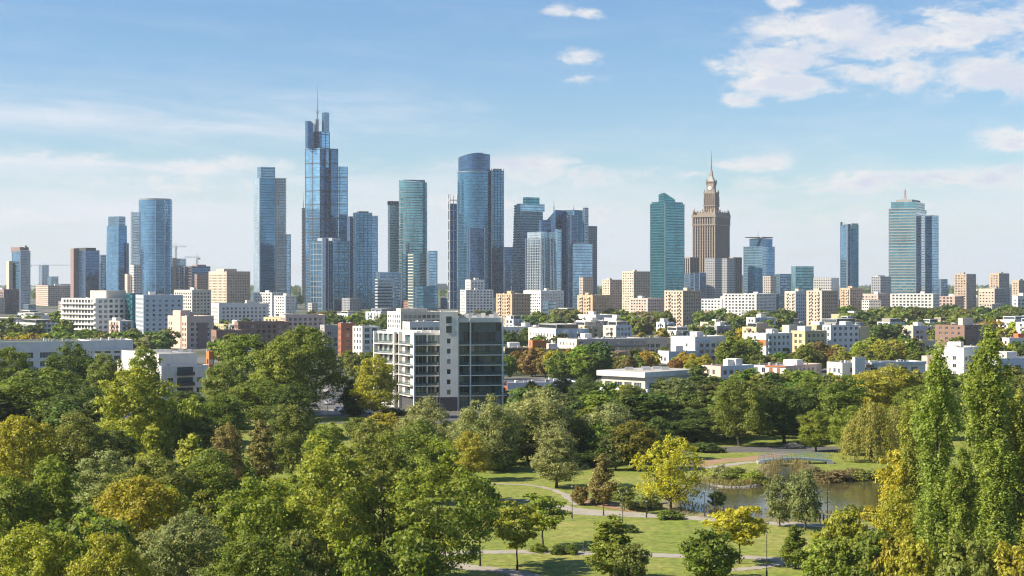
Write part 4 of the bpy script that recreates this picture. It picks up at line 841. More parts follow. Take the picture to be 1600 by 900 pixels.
for i, (px, yy) in enumerate(((215, 549), (232, 547), (245, 550), (262, 548), (280, 549), (292, 551), (226, 552), (255, 552))):
    m = MB(); m.box(-.8, .8, -.6, .6, 0, 1.0); m.build('roof_vent', [M_VENT], B.root, (X(px, D+14)-B.o.x, 16+i % 3, Z(553, D+5)-.05))
B = housing('orange_house', 'narrow orange rendered house end beside the white apartments', 322, 327, 334, 549, 560, [M_ORANGE]*4, wA, wA, n=1, big=False, a=60)
for (xl, xc, xr, yt, D, mm, a, lab) in ((366, 372, 452, 503, 1000, M_BROWN, 76, 'low brown flat roofed building behind the tall twin trees'), (438, 446, 508, 492, 1060, M_PINK, 76, 'low pink flat roofed building behind the tall twin trees, right side'), (500, 507, 532, 508, 870, M_GREY, 72, 'grey apartment block left of the red brick one'), (528, 533, 555, 505, 840, M_BRICK, 74, 'red brick apartment block behind the bright green tree'), (551, 566, 593, 510, 830, M_WHITE, 60, 'white apartment block with blue shaded front right of the red brick one'), (652, 656, 720, 503, 1200, M_DARK, 78, 'dark low block behind the big white glass apartment building')):
    housing('apartment_block', lab, xl, xc, xr, yt, D, [mm]*4, wA, wA if mm is not M_WHITE else wB, a=a, n=4, big=False, single=D < 950)
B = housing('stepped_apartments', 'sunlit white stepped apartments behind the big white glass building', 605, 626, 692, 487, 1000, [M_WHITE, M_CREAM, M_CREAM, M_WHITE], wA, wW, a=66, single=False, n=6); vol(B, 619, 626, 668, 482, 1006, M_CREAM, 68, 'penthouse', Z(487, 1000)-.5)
B = housing('stepped_apartments', 'lower sunlit white terrace house directly behind the big glass building', 629, 640, 690, 503, 840, [M_WHITE]*4, wA, wW, a=68, n=5, big=False)

# ------------------------------------------------------------------ the big white and glass apartment building
D = 490
B = Bld('glass_apartments', 'big white and dark glass apartment building with balconies in the middle', 'building', None, (X(648, D), D))
fl = [4.3+3.0*i for i in range(7)]     # slab heights
def pp(px, d): return Vector((X(px, d), d))
LW = [pp(588, 508), pp(617, 500), pp(628, 499), pp(646, 489), pp(689, 491), pp(689, 512), pp(600, 525)]; HL = Z(520, D)
B.walls(LW, HL, M_WHITE, {3: dict(fh=3.0, bay=3.85, w=3.5, h=2.5, sill=.35, z0=4.4, n=6, edge=.1, dep=.9, mull=2), 0: dict(fh=3.0, bay=2.7, w=2.4, h=2.5, sill=.4, z0=1.4, edge=.1, dep=.6), 1: dict(fh=3.0, bay=2.0, w=1.75, h=2.5, sill=.4, z0=1.4, edge=.05, dep=.4), 2: dict(fh=3.0, bay=5.6, w=5.0, h=2.5, sill=.35, z0=1.4, edge=.05, dep=.8, mull=2)}, roof=M_ROOFL, pane=M_PANET, name='left_wing_wall')
for z in fl[:6]:
    for e in (0, 1, 2, 3): B.ebox(LW, e, -.15 if e else 0, None, z-.16, z+.12, -.05, 1.0, M_WHITE, 'balcony_slab')
    B.ebox(LW, 3, .3, None, z+.12, z+1.05, .92, .97, M_BAL, 'balustrade'); B.ebox(LW, 2, .2, None, z+.12, z+1.05, .92, .97, M_BAL, 'balustrade'); B.ebox(LW, 0, .2, None, z+.12, z+1.05, .92, .97, M_BAL, 'balustrade')
for e in (0, 1, 2, 3): B.ebox(LW, e, -.1, .35, 0, HL+.05, -.02, 1.05, M_WHITE, 'column')
B.ebox(LW, 3, .35, None, .1, 4.1, .03, .2, M_PANE, 'shop_glazing'); B.ebox(LW, 2, .4, None, .1, 4.0, .03, .2, M_DARK, 'shop_glazing')
for i in range(5): m = MB(); m.box(-.6, .6, -.5, .5, 0, .9); m.build('roof_vent', [M_VENT], B.root, (X(655+7*i, 500)-B.o.x, 8+i % 2*4, HL-.5))
SW = [pp(687, 488), pp(715.5, 488.6), pp(715.5, 506), pp(687, 506)]; HS = Z(487, D)
B.walls(SW, HS, M_WHITE, {0: dict(fh=3.0, bay=5.0, w=1.15, h=1.5, sill=.8, z0=4.0, edge=.1, n=6, mull=0)}, name='stair_tower_wall', roof=M_ROOFL); B.ebox(SW, 0, .1, 5.2, .05, 4.1, .02, .12, M_DARK, 'plinth')
for z in (23.0, 25.8): B.ebox(SW, 0, 1.9, 3.5, z, z+2.0, .02, .1, M_PANET, 'landing_window')
RW = [pp(715, 491.5), pp(784.5, 494.5), pp(784.5, 514), pp(715, 512)]; HR = Z(497, D); Wr = (RW[1]-RW[0]).length
B.walls(RW, HR, [M_GREY, M_WHITE, M_WHITE, M_WHITE], {}, roof=M_ROOFL, name='right_wing_wall')
B.ebox(RW, 0, 0, None, HR-1.3, HR+.1, 0, 1.3, M_WHITE, 'fascia')
rows = [(.2, 4.0)]+[(z+.15, z+2.75) for z in fl[:5]]+[(fl[5]+.15, fl[5]+3.9), (fl[5]+4.0, HR-1.4)]
for (z0, z1) in rows:
    u = .2
    while u+1.5 < Wr:
        w = min(1.62, Wr-u-.1); B.ebox(RW, 0, u, u+w-.08, z0, z1, .02, .10, M_PANED if (int(u*7)+int(z0)) % 4 else M_PANET, 'window'); u += w
for z in fl[:6]: B.ebox(RW, 0, -.1, Wr+1.2, z-.16, z+.12, -.05, 1.5, M_WHITE, 'balcony_slab'); B.ebox(RW, 0, .0, Wr+1.15, z+.12, z+1.1, 1.40, 1.45, M_BAL, 'balustrade'); B.ebox(RW, 1, -1.2, 6, z-.16, z+.12, 0.05, 1.2, M_WHITE, 'balcony_slab')
for u in (-.25, 3.35, Wr-.35): B.ebox(RW, 0, u, u+.4, 0, HR-.2, 1.30, 1.62, M_WHITE, 'column')
for i in range(9):
    m = MB(); m.box(-.7, .7, -.5, .5, 0, 1.1+.3*(i % 3)); m.build('roof_planter' if i % 2 else 'roof_vent', [M_WHITE if i % 2 else M_VENT], B.root, (X(722+6.5*i, 500)-B.o.x, 8+i % 3*3, HR-.5))
# ------------------------------------------------------------------ housing to the right of it
B = housing('low_blue_house', 'long low pale blue house with flat roof right of the glass apartments', 786, 793, 905, 598, 540, [M_BRICK, M_BLUEP, M_BLUEP, M_BLUEP], None, dict(fh=3.0, bay=4.0, w=2.2, h=1.7, z0=.8, mull=1), a=77, n=12, big=False, Ld=14)
B = housing('orange_house', 'orange tower shaped house between two olive wings', 826, 832, 854, 532, 716, [M_ORANGE]*4, wA, dict(fh=3.2, bay=6, w=1.3, h=1.2, z0=2), a=76, n=1, big=False)
B = housing('olive_house', 'low olive apartment house left of the orange house', 786, 789, 829, 543, 726, [M_OLIVE]*4, None, wA, a=78, n=4, Ld=14); P = B.Q; B.ebox(P, 1, .0, None, Z(543, 726)-3.2, Z(543, 726)-.5, 0.02, .1, M_PANEB, 'penthouse_glazing')
B = housing('olive_house', 'low olive apartment house right of the orange house', 852, 855, 885, 545, 724, [M_OLIVE]*4, None, wA, a=78, n=4, Ld=12)
B = housing('grey_apartments', 'long grey apartment house with pale mansard end behind the orange house', 871, 901, 1012, 530, 800, [M_CREAM, M_GREY, M_GREY, M_GREY], wC, dict(fh=3.0, bay=3.4, w=2.0, h=1.6, z0=.6), a=66, n=14, roof=M_ROOFL); P = B.Q; B.ebox(P, 1, 0, None, Z(530, 800)-4.0, Z(530, 800)-3.6, 0, .8, M_GREENROOF, 'planted_ledge')
B = housing('brown_terrace', 'long low tan terrace house with brown end behind the white pavilion', 911, 966, 984, 550, 760, [M_BEIGE, M_BROWN, M_BROWN, M_BEIGE], dict(fh=3.0, bay=2.6, w=1.5, h=1.8, z0=.5), wA, a=24, n=8, roof=M_GREENROOF)
B = housing('low_terrace', 'low beige terrace house left of the white and blue house', 990, 996, 1052, 528, 860, [M_BEIGE]*4, wA, wW, a=74, n=10, big=False)
D = 520
B = housing('white_pavilion', 'low building under a wide white overhanging flat roof', 940, 1008, 1082, 590, D, [M_CREAM, M_WHITE, M_WHITE, M_CREAM], dict(fh=3.2, bay=4.0, w=3.0, h=2.2, sill=.5, z0=.4, mull=2), dict(fh=3.2, bay=3.4, w=2.7, h=2.1, sill=.5, z0=.4, mull=1), a=44, n=0, big=False); P = B.Q
c = sum(P, Vector((0, 0)))/4; hq = Z(590, D); ov = [c+(p-c)*1.11 for p in P]; m = MB(); m.prism(B.rel(ov), hq+.05, hq+1.7, 0, 1); m.build('overhanging_roof', [M_WHITE, M_ROOFL], B.root)
for e in (0, 1): B.ebox(P, e, 0, None, 3.4, 4.4, .05, .9, M_WHITE, 'balcony_front')
for i, (u, v) in enumerate(((.3, .3), (.6, .4), (.5, .7), (.75, .65), (.35, .6))):
    q = (P[0]*(1-u)+P[1]*u)*(1-v)+(P[3]*(1-u)+P[2]*u)*v-B.o; m = MB(); m.box(-1.3, 1.3, -.8, .8, 0, .9); m.build('roof_vent', [M_VENT], B.root, (q.x, q.y, hq+1.7))
D = 780
B = housing('white_blue_house', 'white modern house with blue shaded front and balconies', 1048, 1086, 1134, 526, D, [M_WHITE]*4, dict(fh=3.0, bay=5.0, w=1.2, h=1.6, z0=.4, skip=lambda c, r: c == 0), wB, a=50, n=5); P = B.Q
for z in (3.2, 6.2, 9.2): B.ebox(P, 1, 2, 9, z, z+1.0, .03, 1.0, M_BLUEP, 'balcony')
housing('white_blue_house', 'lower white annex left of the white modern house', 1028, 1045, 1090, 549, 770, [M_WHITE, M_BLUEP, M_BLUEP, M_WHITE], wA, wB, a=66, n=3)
B = housing('white_orange_house', 'white apartment house with an orange panel on its sunny end', 1163, 1197, 1238, 521, 800, [M_WHITE]*4, dict(fh=3.0, bay=4.2, w=1.3, h=1.5, z0=.3, skip=lambda c, r: c > 1), dict(fh=3.0, bay=3.2, w=1.6, h=1.6, z0=.3), a=50, n=4); P = B.Q; B.ebox(P, 0, 8.5, None, Z(540, 800), Z(531, 800), .0, .12, M_ORANGE, 'orange_panel')
for z in (3.3, 6.3, 9.3): B.ebox(P, 1, 1, 5, z, z+1.0, .03, 1.0, M_BLUEP, 'balcony')
B = housing('straw_apartments', 'straw coloured apartment house with two lit ends', 1236, 1258, 1292, 517, 830, [M_YEL]*4, wA, wA, a=54, n=4); vol(B, 1222, 1233, 1248, 508, 870, M_CREAM, 50, 'rear_tower')
B = housing('blue_white_apartments', 'blue white apartment house with straw coloured right wing', 1285, 1298, 1345, 508, 845, [M_BLUEP, M_WHITE, M_WHITE, M_BLUEP], wA, dict(fh=3.0, bay=3.1, w=1.5, h=1.5, z0=.5), a=70, n=8, hut=M_WHITE); vol(B, 1340, 1344, 1359, 510, 850, M_YEL, 66, 'straw_wing')
housing('straw_apartments', 'straw coloured narrow block between the cream tower and the blue white apartments', 1262, 1276, 1296, 508, 900, [M_YEL]*4, wA, wA, n=2, single=True)
B = housing('white_row_house', 'white row house with blue shaded front below the white modern house', 1096, 1126, 1178, 572, 600, [M_PINK, M_BLUEP, M_BLUEP, M_PINK], dict(fh=3.0, bay=3.0, w=1.4, h=1.8, z0=.4), dict(fh=3.0, bay=3.0, w=1.8, h=1.7, z0=.4), a=54, n=5); vol(B, 1130, 1137, 1153, 562, 606, M_WHITE, 60, 'stair_hut', 0)  # bluish shade of the white front is painted in as pale blue plaster
B = housing('salmon_row_house', 'salmon and white row house with a brick red top storey', 1170, 1228, 1284, 572, 610, [M_WHITE, M_PINK, M_PINK, M_PINK], dict(fh=3.0, bay=3.2, w=1.5, h=1.9, z0=.4), wA, a=40, n=9); P = B.Q; B.ebox(P, 0, 7, None, Z(572, 610)-2.9, Z(572, 610)-.4, -.3, -.02, M_BRICK, 'top_storey'); B.ebox(P, 0, 7, None, Z(572, 610)-.45, Z(572, 610)+.06, .0, .3, M_RED, 'eaves')
B = housing('white_row_house', 'long white row house with a square stair tower, right of the salmon one', 1292, 1316, 1446, 567, 615, [M_WHITE]*4, wA, dict(fh=3.0, bay=4.4, w=2.8, h=1.7, z0=.4, mull=2), a=70, n=14, big=False); vol(B, 1332, 1336, 1352, 558, 612, M_WHITE, 70, 'stair_tower'); P = B.Q; B.ebox(P, 1, 12, None, Z(567, 615)-1.0, Z(567, 615)+.05, .02, .7, M_BLUEP, 'eaves_band')
for z in (3.2, 6.2): B.ebox(P, 1, 9.5, 13, z, z+1.0, .05, 1.0, M_BROWN, 'balcony')
B = housing('white_terrace_house', 'bright white terrace house in front of the brown brick block', 1463, 1506, 1530, 543, 650, [M_WHITE]*4, dict(fh=3.0, bay=3.6, w=1.3, h=1.5, z0=.4, skip=lambda c, r: c < 1), wB, a=34, n=8); vol(B, 1440, 1449, 1466, 556, 660, M_PINK, 50, 'side_wing')
B = housing('brown_brick_block', 'brown brick apartment block with a pale roof box, right', 1461, 1507, 1556, 508, 950, [M_BROWN]*4, dict(fh=3.0, bay=4.0, w=1.6, h=1.5, z0=.6), dict(fh=3.0, bay=3.2, w=2.2, h=1.7, z0=.6), a=46, n=6, big=False, single=True); vol(B, 1497, 1504, 1521, 497, 962, M_CREAM, 60, 'roof_box', Z(508, 950)-.5)
housing('beige_terrace', 'low beige terrace left of the brown brick block', 1425, 1438, 1466, 510, 1050, [M_BEIGE]*4, wA, wA, a=68, n=4, big=False, single=False); housing('beige_terrace', 'low beige flat roofed house below the tree belt, right', 1410, 1420, 1464, 532, 900, [M_BEIGE]*4, wA, wA, a=70, n=5, big=False)
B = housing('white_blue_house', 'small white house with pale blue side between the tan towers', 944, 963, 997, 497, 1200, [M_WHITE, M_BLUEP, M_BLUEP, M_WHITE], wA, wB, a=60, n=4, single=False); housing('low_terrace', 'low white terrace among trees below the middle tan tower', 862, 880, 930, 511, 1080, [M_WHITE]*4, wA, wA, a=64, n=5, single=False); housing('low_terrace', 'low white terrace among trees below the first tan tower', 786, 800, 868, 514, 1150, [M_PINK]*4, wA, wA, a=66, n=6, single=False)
housing('low_terrace', 'small white and blue terrace in the trees below the palace', 1166, 1180, 1212, 496, 1150, [M_WHITE, M_BLUEP, M_BLUEP, M_WHITE], wA, wA, a=60, n=4, single=False); housing('low_terrace', 'low pink roofed terrace under the pale tan tower', 1055, 1066, 1100, 510, 1150, [M_PINK]*4, wA, wA, a=66, n=3, big=False, single=False)
housing('low_terrace', 'low white terrace with orange roof at the right edge', 1566, 1577, 1640, 528, 900, [M_WHITE]*4, wA, wA, a=74, n=5, roof=M_RED, hut=M_RED); B = housing('white_row_house', 'pale blue and brown row house at the right edge', 1550, 1560, 1650, 560, 640, [M_BLUEP]*4, wA, wB, a=76, n=8, Ld=16); B.ebox(B.Q, 1, 0, None, 0, 3.2, .02, .3, M_BRICK, 'brick_base')
housing('low_terrace', 'low flat roofed white terrace behind the pink block, left', 330, 342, 420, 474, 1300, [M_WHITE]*4, wA, wA, a=70, n=6, single=False, roof=M_GREENROOF); housing('low_terrace', 'low brown roofed house behind the pink block and twin trees', 330, 338, 380, 516, 880, [M_BROWN]*4, wA, wA, a=70, n=3, big=False)
# small apartment houses scattered through the middle distance
LOWN = [(440, 'tall twin trees'), (570, 'bright lime tree'), (690, 'big glass apartments'), (800, 'first tan tower'), (845, 'orange house'), (927, 'middle tan tower'), (1010, 'white pavilion'), (1067, 'pale tan tower'), (1090, 'white modern house'), (1200, 'white orange house'), (1284, 'beige tower'), (1320, 'blue white apartments'), (1420, 'long white row house'), (1508, 'brown brick block'), (1580, 'right edge houses'), (300, 'pale pink block'), (150, 'terraced apartments'), (40, 'low white left building')]
placed = [(o.location.x, o.location.y, 17) for o in bpy.data.objects if o.type == 'EMPTY' and o.get('category') in ('building', 'tower') and o.location.y < 1700]
rc = random.Random(23); made = 0; WNAME = {M_WHITE.name: 'white', M_CREAM.name: 'cream', M_PINK.name: 'pink', M_BEIGE.name: 'beige', M_BLUEP.name: 'pale blue', M_YEL.name: 'straw coloured', M_BRICK.name: 'brick red', M_GREY.name: 'grey', M_ORANGE.name: 'orange'}
used_lab = set()
for k in range(900):
    if made >= 60: break
    D = rc.uniform(900, 1480); px = rc.uniform(380, 1630) if D < 1050 else rc.uniform(-20, 1630); w = rc.uniform(12, 34); wp = w/D*F; h = rc.uniform(7, 13.5); x = X(px, D)
    if any((x-a)**2+(D-b)**2 < (w*.72+c)**2 for a, b, c in placed): continue
    wm = rc.choice((M_WHITE, M_WHITE, M_WHITE, M_WHITE, M_CREAM, M_PINK, M_BEIGE, M_BLUEP, M_YEL, M_GREY, M_WHITE)); near = min(LOWN, key=lambda l: abs(l[0]-px)); side = 'left of' if px < near[0]-10 else 'right of' if px > near[0]+10 else 'behind'
    n_st = 'two' if h < 8.5 else 'three' if h < 11 else 'four'; far_ = 'nearer' if D < 820 else 'farther' if D > 1150 else 'middle distance'
    lab = '%s %s small %s storey flat roofed house %s the %s' % (far_, WNAME[wm.name], n_st, side, near[1])
    if lab in used_lab: continue
    used_lab.add(lab)
    a = rc.uniform(38, 70); sp = dict(fh=3.0, bay=rc.uniform(2.9, 4.2), w=rc.uniform(1.5, 2.4), h=rc.uniform(1.5, 1.9), sill=.75, z0=.4, edge=.4)
    B = housing('apartment_house', lab, px-wp*.45, px, px+wp*.55, HY+(HC-h)/D*F, D, [wm, rc.choice((wm, wm, M_BLUEP)), wm, wm], sp, sp, a=a, n=rc.randint(4, 9), single=False, roof=rc.choice((M_ROOF, M_ROOFL, M_ROOFL, M_GREENROOF)), group='small flat roofed houses'); P = B.Q; made += 1; placed.append((x, D, w*.72))
    Wr_ = (P[2]-P[1]).length; Wl = (P[1]-P[0]).length; bm_ = MB()
    for e, Wd in ((1, Wr_), (0, Wl)):
        if Wd < 6 or rc.random() < .3: continue
        for u in ([Wd*.3, Wd*.72] if Wd > 14 else [Wd*.5]):
            z = 3.1
            while z+1.2 < h: B.ebox(P, e, u-1.7, u+1.7, z, z+1.05, 0.02, 1.1, None, '', bm_); z += 3.0
    if bm_.f: o = bm_.build('balconies', [rc.choice((M_WHITE, M_GREY, M_BLUEP, M_PANEB, M_BROWN))], B.root); o['kind'] = 'stuff'
    if rc.random() < .55:
        c = sum(P, Vector((0, 0)))/4; Q = [c+(p-c)*.66 for p in P]; B.prism(Q, h-.5, h+2.3, rc.choice((wm, M_WHITE, M_GREY)), 'penthouse', M_ROOFL); B.ebox(Q, 1, .4, (Q[2]-Q[1]).length-.4, h+.3, h+1.9, .02, .1, M_PANEB, 'penthouse_glazing'); B.ebox(Q, 0, .4, (Q[1]-Q[0]).length-.4, h+.3, h+1.9, .02, .1, M_PANE, 'penthouse_glazing')
# low far roofs along the horizon
rf = random.Random(9)
LAND = [(30, 'far left tower'), (135, 'boxy dark blue tower'), (182, 'tapering tower'), (237, 'round blue tower'), (290, 'cranes'), (420, 'tall slab tower'), (505, 'tallest tower'), (570, 'navy tower'), (645, 'curved green tower'), (745, 'round dark tower'), (825, 'slanted tower'), (885, 'faceted tower'), (990, 'beige apartment towers'), (1042, 'teal tower'), (1111, 'palace'), (1187, 'overhanging roof tower'), (1255, 'green glass cube'), (1327, 'slender blue tower'), (1420, 'large green tower'), (1508, 'grey brown apartment tower'), (1570, 'right edge towers')]
MN = {C_CONC.name: 'beige', C_CONCG.name: 'grey', C_WGRID.name: 'white', C_SLATE.name: 'grey blue', C_BRICKG.name: 'brick red'}
for i in range(96):
    far = i < 62; D = rf.uniform(2500, 5200) if far else rf.uniform(1480, 2300); px = 1720*(i*.6180339 % 1)-60; w = rf.uniform(10, 34) if far else rf.uniform(14, 40)
    yt = HY-((rf.uniform(8, 34) if rf.random() < .88 else rf.uniform(30, 60)) if far else rf.uniform(8, 20))/D*F+HC/D*F
    mt_ = rf.choice((C_CONC, C_CONCG, C_WGRID, C_SLATE, C_CONCG, C_BRICKG)); near = min(LAND, key=lambda l: abs(l[0]-px)); side = 'left of' if px < near[0]-12 else 'right of' if px > near[0]+12 else 'in line with'
    lab = ('small hazy %s block on the horizon %s the %s' if far else 'low %s block at skyline feet %s the %s') % (MN[mt_.name], side, near[1])
    if lab in used_lab: continue
    used_lab.add(lab)
    B = Bld('distant_block' if far else 'midtown_block', lab, 'building', 'hazy blocks along the horizon' if far else 'low midtown blocks at the skyline feet', (X(px, D), D)); vol(B, px-w*.4, px, px+w*.6, yt, D, mt_, rf.uniform(30, 70))
# ------------------------------------------------------------------ trees in place
# (kind, x, top row, width px, depth, colour, label)
TREES = [
 # left wood, back to front
 ('oval', 388, 518, 118, 478, GR, 'left one of the tall twin trees beside the glass apartments'), ('broad', 474, 508, 118, 470, GR, 'right one of the tall twin trees beside the glass apartments'), ('oval', 440, 528, 90, 455, BG, 'rounded tree squeezed between the tall twin trees'), ('oval', 350, 560, 70, 430, OL, 'brownish tree edge left of the tall twin trees'),
 ('broad', 112, 534, 92, 470, DG, 'dark round tree in front of the long low white building'), ('oval', 168, 548, 60, 455, OL, 'dark bronze green tree right of the dark round tree'), ('broad', 10, 541, 80, 480, GR, 'tree cut by the left edge before the low white building'), ('oval', 226, 540, 62, 450, BG, 'light green round crown before the white apartments'),
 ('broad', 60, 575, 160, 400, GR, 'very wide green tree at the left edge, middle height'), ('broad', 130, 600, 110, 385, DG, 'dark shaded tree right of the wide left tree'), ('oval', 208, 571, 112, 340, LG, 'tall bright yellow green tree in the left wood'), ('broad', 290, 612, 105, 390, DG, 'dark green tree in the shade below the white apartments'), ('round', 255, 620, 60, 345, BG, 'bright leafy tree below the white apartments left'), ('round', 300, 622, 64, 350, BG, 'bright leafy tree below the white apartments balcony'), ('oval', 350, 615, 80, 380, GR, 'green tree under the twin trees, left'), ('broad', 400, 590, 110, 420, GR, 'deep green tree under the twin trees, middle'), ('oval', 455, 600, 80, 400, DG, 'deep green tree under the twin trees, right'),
 ('broad', 35, 648, 110, 285, YG, 'ochre yellow tree at the left edge'), ('broad', 120, 648, 112, 295, OL, 'dark olive broad tree right of the ochre one'), ('oval', 180, 668, 80, 300, DG, 'dark tree gap filler right of the olive tree'), ('cone', 238, 660, 70, 272, LG, 'thin light green tree with visible trunk in the left wood'), ('cone', 300, 668, 74, 268, LG, 'thin grey green tree with whorled branches in the left wood'), ('oval', 355, 660, 62, 282, BR, 'rust brown tree in the left wood'), ('cone', 408, 648, 60, 300, BR, 'brown conical tree below the twin trees'), ('oval', 455, 628, 76, 318, OL, 'olive brown pointed tree below the twin trees'), ('oval', 500, 668, 60, 310, BG, 'small bright green tree left of the row of shrubs'),
 ('oval', 82, 712, 100, 232, BG, 'bright green layered tree near the lower left'), ('broad', 15, 742, 110, 225, GR, 'green tree at the left edge, lower part'), ('oval', 158, 700, 90, 255, SG, 'grey green feathery tree below the olive broad tree'), ('broad', 240, 712, 150, 240, OL, 'broad olive tree behind the golden oak'), ('broad', 215, 742, 150, 208, OR, 'golden orange oak low in the left wood'), ('oval', 330, 700, 110, 248, GR, 'mid green tree right of the golden oak'), ('broad', 405, 742, 150, 205, BG, 'leafy green tree left of the open trunked trees'), ('broad', 285, 800, 150, 188, GY, 'grey green tree at the bottom left of centre'), ('broad', 55, 818, 150, 182, LG, 'light green tree at the bottom left corner'), ('broad', 170, 835, 120, 180, YG, 'yellow green tree at the bottom edge'), ('broad', 400, 835, 140, 180, GR, 'green tree at the bottom edge left of the open trunks'),
 ('open', 520, 678, 150, 205, LG, 'tall open crowned tree with bare trunks, left of its pair'), ('open', 600, 672, 150, 212, OL, 'tall open crowned tree with forked trunk in the middle'), ('open', 685, 690, 160, 203, BG, 'wide open crowned tree at the lawn edge'), ('broad', 470, 735, 110, 222, BG, 'leafy tree behind the left open trunked tree'), ('oval', 655, 655, 100, 285, GR, 'green tree behind the open crowned trees'), ('oval', 580, 655, 90, 295, OL, 'olive tree behind the forked trunk tree'), ('young', 750, 735, 80, 222, GR, 'low green side tree at the lawn edge'),
 ('round', 640, 830, 110, 195, GR, 'low green tree under the open crowned trees'), ('round', 555, 838, 90, 193, BG, 'low bright green tree between the open trunks'), ('round', 470, 830, 90, 192, OL, 'low olive tree under the open crowned trees'),
 # by the glass apartments
 ('oval', 586, 555, 74, 462, (.34, .34, .042), 'bright lime tree in front of the glass apartments'), ('round', 553, 592, 50, 470, DG, 'low dark tree left of the bright lime tree'), ('round', 560, 652, 50, 395, OL, 'olive low tree in front of the parked cars'), ('round', 600, 645, 70, 395, OR, 'rusty low tree below the glass apartments'), ('round', 512, 662, 56, 370, BG, 'low green tree beside the verge'), ('round', 640, 640, 40, 470, GR, 'hedge like tree at the foot of the glass apartments'),
 # pale willows and the dark wood behind the lawn
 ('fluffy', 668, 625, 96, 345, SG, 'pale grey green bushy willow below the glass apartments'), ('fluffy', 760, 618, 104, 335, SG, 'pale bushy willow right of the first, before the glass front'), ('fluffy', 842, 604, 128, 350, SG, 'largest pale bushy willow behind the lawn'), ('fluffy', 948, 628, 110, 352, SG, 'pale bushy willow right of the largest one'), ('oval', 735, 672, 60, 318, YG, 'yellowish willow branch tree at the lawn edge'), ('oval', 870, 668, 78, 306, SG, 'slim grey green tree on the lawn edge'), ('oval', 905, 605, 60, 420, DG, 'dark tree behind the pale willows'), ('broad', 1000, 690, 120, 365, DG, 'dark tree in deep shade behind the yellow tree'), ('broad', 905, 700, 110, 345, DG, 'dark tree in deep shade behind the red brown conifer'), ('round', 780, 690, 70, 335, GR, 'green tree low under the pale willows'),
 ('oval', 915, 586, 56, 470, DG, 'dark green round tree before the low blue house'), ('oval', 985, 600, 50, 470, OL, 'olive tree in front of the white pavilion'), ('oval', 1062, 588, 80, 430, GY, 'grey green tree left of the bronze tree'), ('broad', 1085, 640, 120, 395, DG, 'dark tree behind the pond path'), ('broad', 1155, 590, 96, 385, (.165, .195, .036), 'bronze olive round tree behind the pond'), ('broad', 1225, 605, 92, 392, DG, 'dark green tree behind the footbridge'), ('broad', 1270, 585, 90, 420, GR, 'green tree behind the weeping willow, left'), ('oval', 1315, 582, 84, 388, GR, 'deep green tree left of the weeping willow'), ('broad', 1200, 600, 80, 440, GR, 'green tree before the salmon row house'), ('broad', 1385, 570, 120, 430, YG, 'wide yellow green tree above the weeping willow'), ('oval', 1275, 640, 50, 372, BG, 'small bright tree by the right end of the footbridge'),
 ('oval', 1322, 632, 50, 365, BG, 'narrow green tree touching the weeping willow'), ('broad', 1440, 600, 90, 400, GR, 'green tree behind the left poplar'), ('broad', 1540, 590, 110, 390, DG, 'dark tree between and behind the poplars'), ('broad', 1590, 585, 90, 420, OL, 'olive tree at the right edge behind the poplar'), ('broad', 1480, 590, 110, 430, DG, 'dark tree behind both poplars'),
 # park
 ('airy', 1048, 680, 112, 275, YE, 'golden yellow open tree beside the pond path'), ('cone', 943, 703, 48, 282, BR, 'red brown conical young tree on the lawn edge'), ('round', 906, 760, 30, 283, RB, 'small rusty crab tree by the dirt path'), ('young', 975, 757, 42, 276, OL, 'small olive tree right of the brown conical one'), ('young', 1012, 768, 40, 272, GY, 'small grey green tree by the pond path'), ('standard', 1120, 768, 30, 279, GR, 'small dark tree at the near pond shore'),
 ('young', 808, 782, 82, 219, LG, 'front one of the pair of layered trees on the lawn'), ('young', 848, 770, 86, 238, BG, 'rear one of the pair of layered trees on the lawn'), ('cone', 955, 797, 84, 212, BG, 'young green tree at the bottom edge of the lawn'), ('round', 985, 848, 62, 208, OL, 'round olive shrub tree right of the young green tree'), ('round', 1108, 826, 98, 211, GR, 'round dark green bush tree at the bottom centre right'), ('young', 1155, 787, 98, 224, (.38, .36, .036), 'lime yellow flat topped young tree'), ('cone', 1243, 815, 50, 220, GR, 'small green tree left of the thicket'), ('standard', 1218, 744, 50, 258, GY, 'left one of the two grey green willows at the shore'), ('standard', 1258, 733, 56, 254, GY, 'right one of the two grey green willows at the shore'),
 ('round', 1320, 795, 90, 212, LG, 'light green thicket tree right of the small green tree'), ('round', 1300, 838, 100, 200, BG, 'green thicket tree at the bottom right'), ('round', 1370, 830, 90, 197, GR, 'green thicket tree left of the yellow maple'), ('oval', 1408, 695, 82, 232, (.38, .345, .04), 'yellow maple tree left of the poplars'), ('oval', 1405, 760, 80, 210, YG, 'yellow green lower tree left of the poplars'), ('round', 1395, 840, 70, 195, OR, 'orange tinted small tree at the bottom right'), ('round', 1430, 840, 80, 193, YG, 'yellowish thicket at the poplar foot'),
 ('column', 1464, 545, 72, 203, (.225, .28, .050), 'left tall columnar poplar'), ('column', 1545, 519, 84, 208, (.225, .28, .050), 'right and tallest columnar poplar'), ('column', 1425, 620, 52, 230, (.28, .30, .05), 'slim yellowish poplar left of the tall ones'), ('column', 1503, 705, 62, 198, (.20, .25, .044), 'shorter poplar between the two tall ones'), ('column', 1592, 620, 66, 205, (.27, .29, .048), 'yellowish poplar cut by the right edge'), ('column', 1560, 680, 76, 192, (.225, .28, .050), 'lower poplar in front of the tallest one'), ('round', 1510, 840, 100, 188, OL, 'thicket at the foot of the tallest poplar'), ('round', 1580, 850, 80, 186, YG, 'thicket at the bottom right corner'),
]
NAMES = {'column': 'poplar_tree', 'fluffy': 'willow_tree', 'cone': 'young_tree', 'young': 'young_tree', 'airy': 'locust_tree', 'round': 'small_tree', 'standard': 'small_willow'}
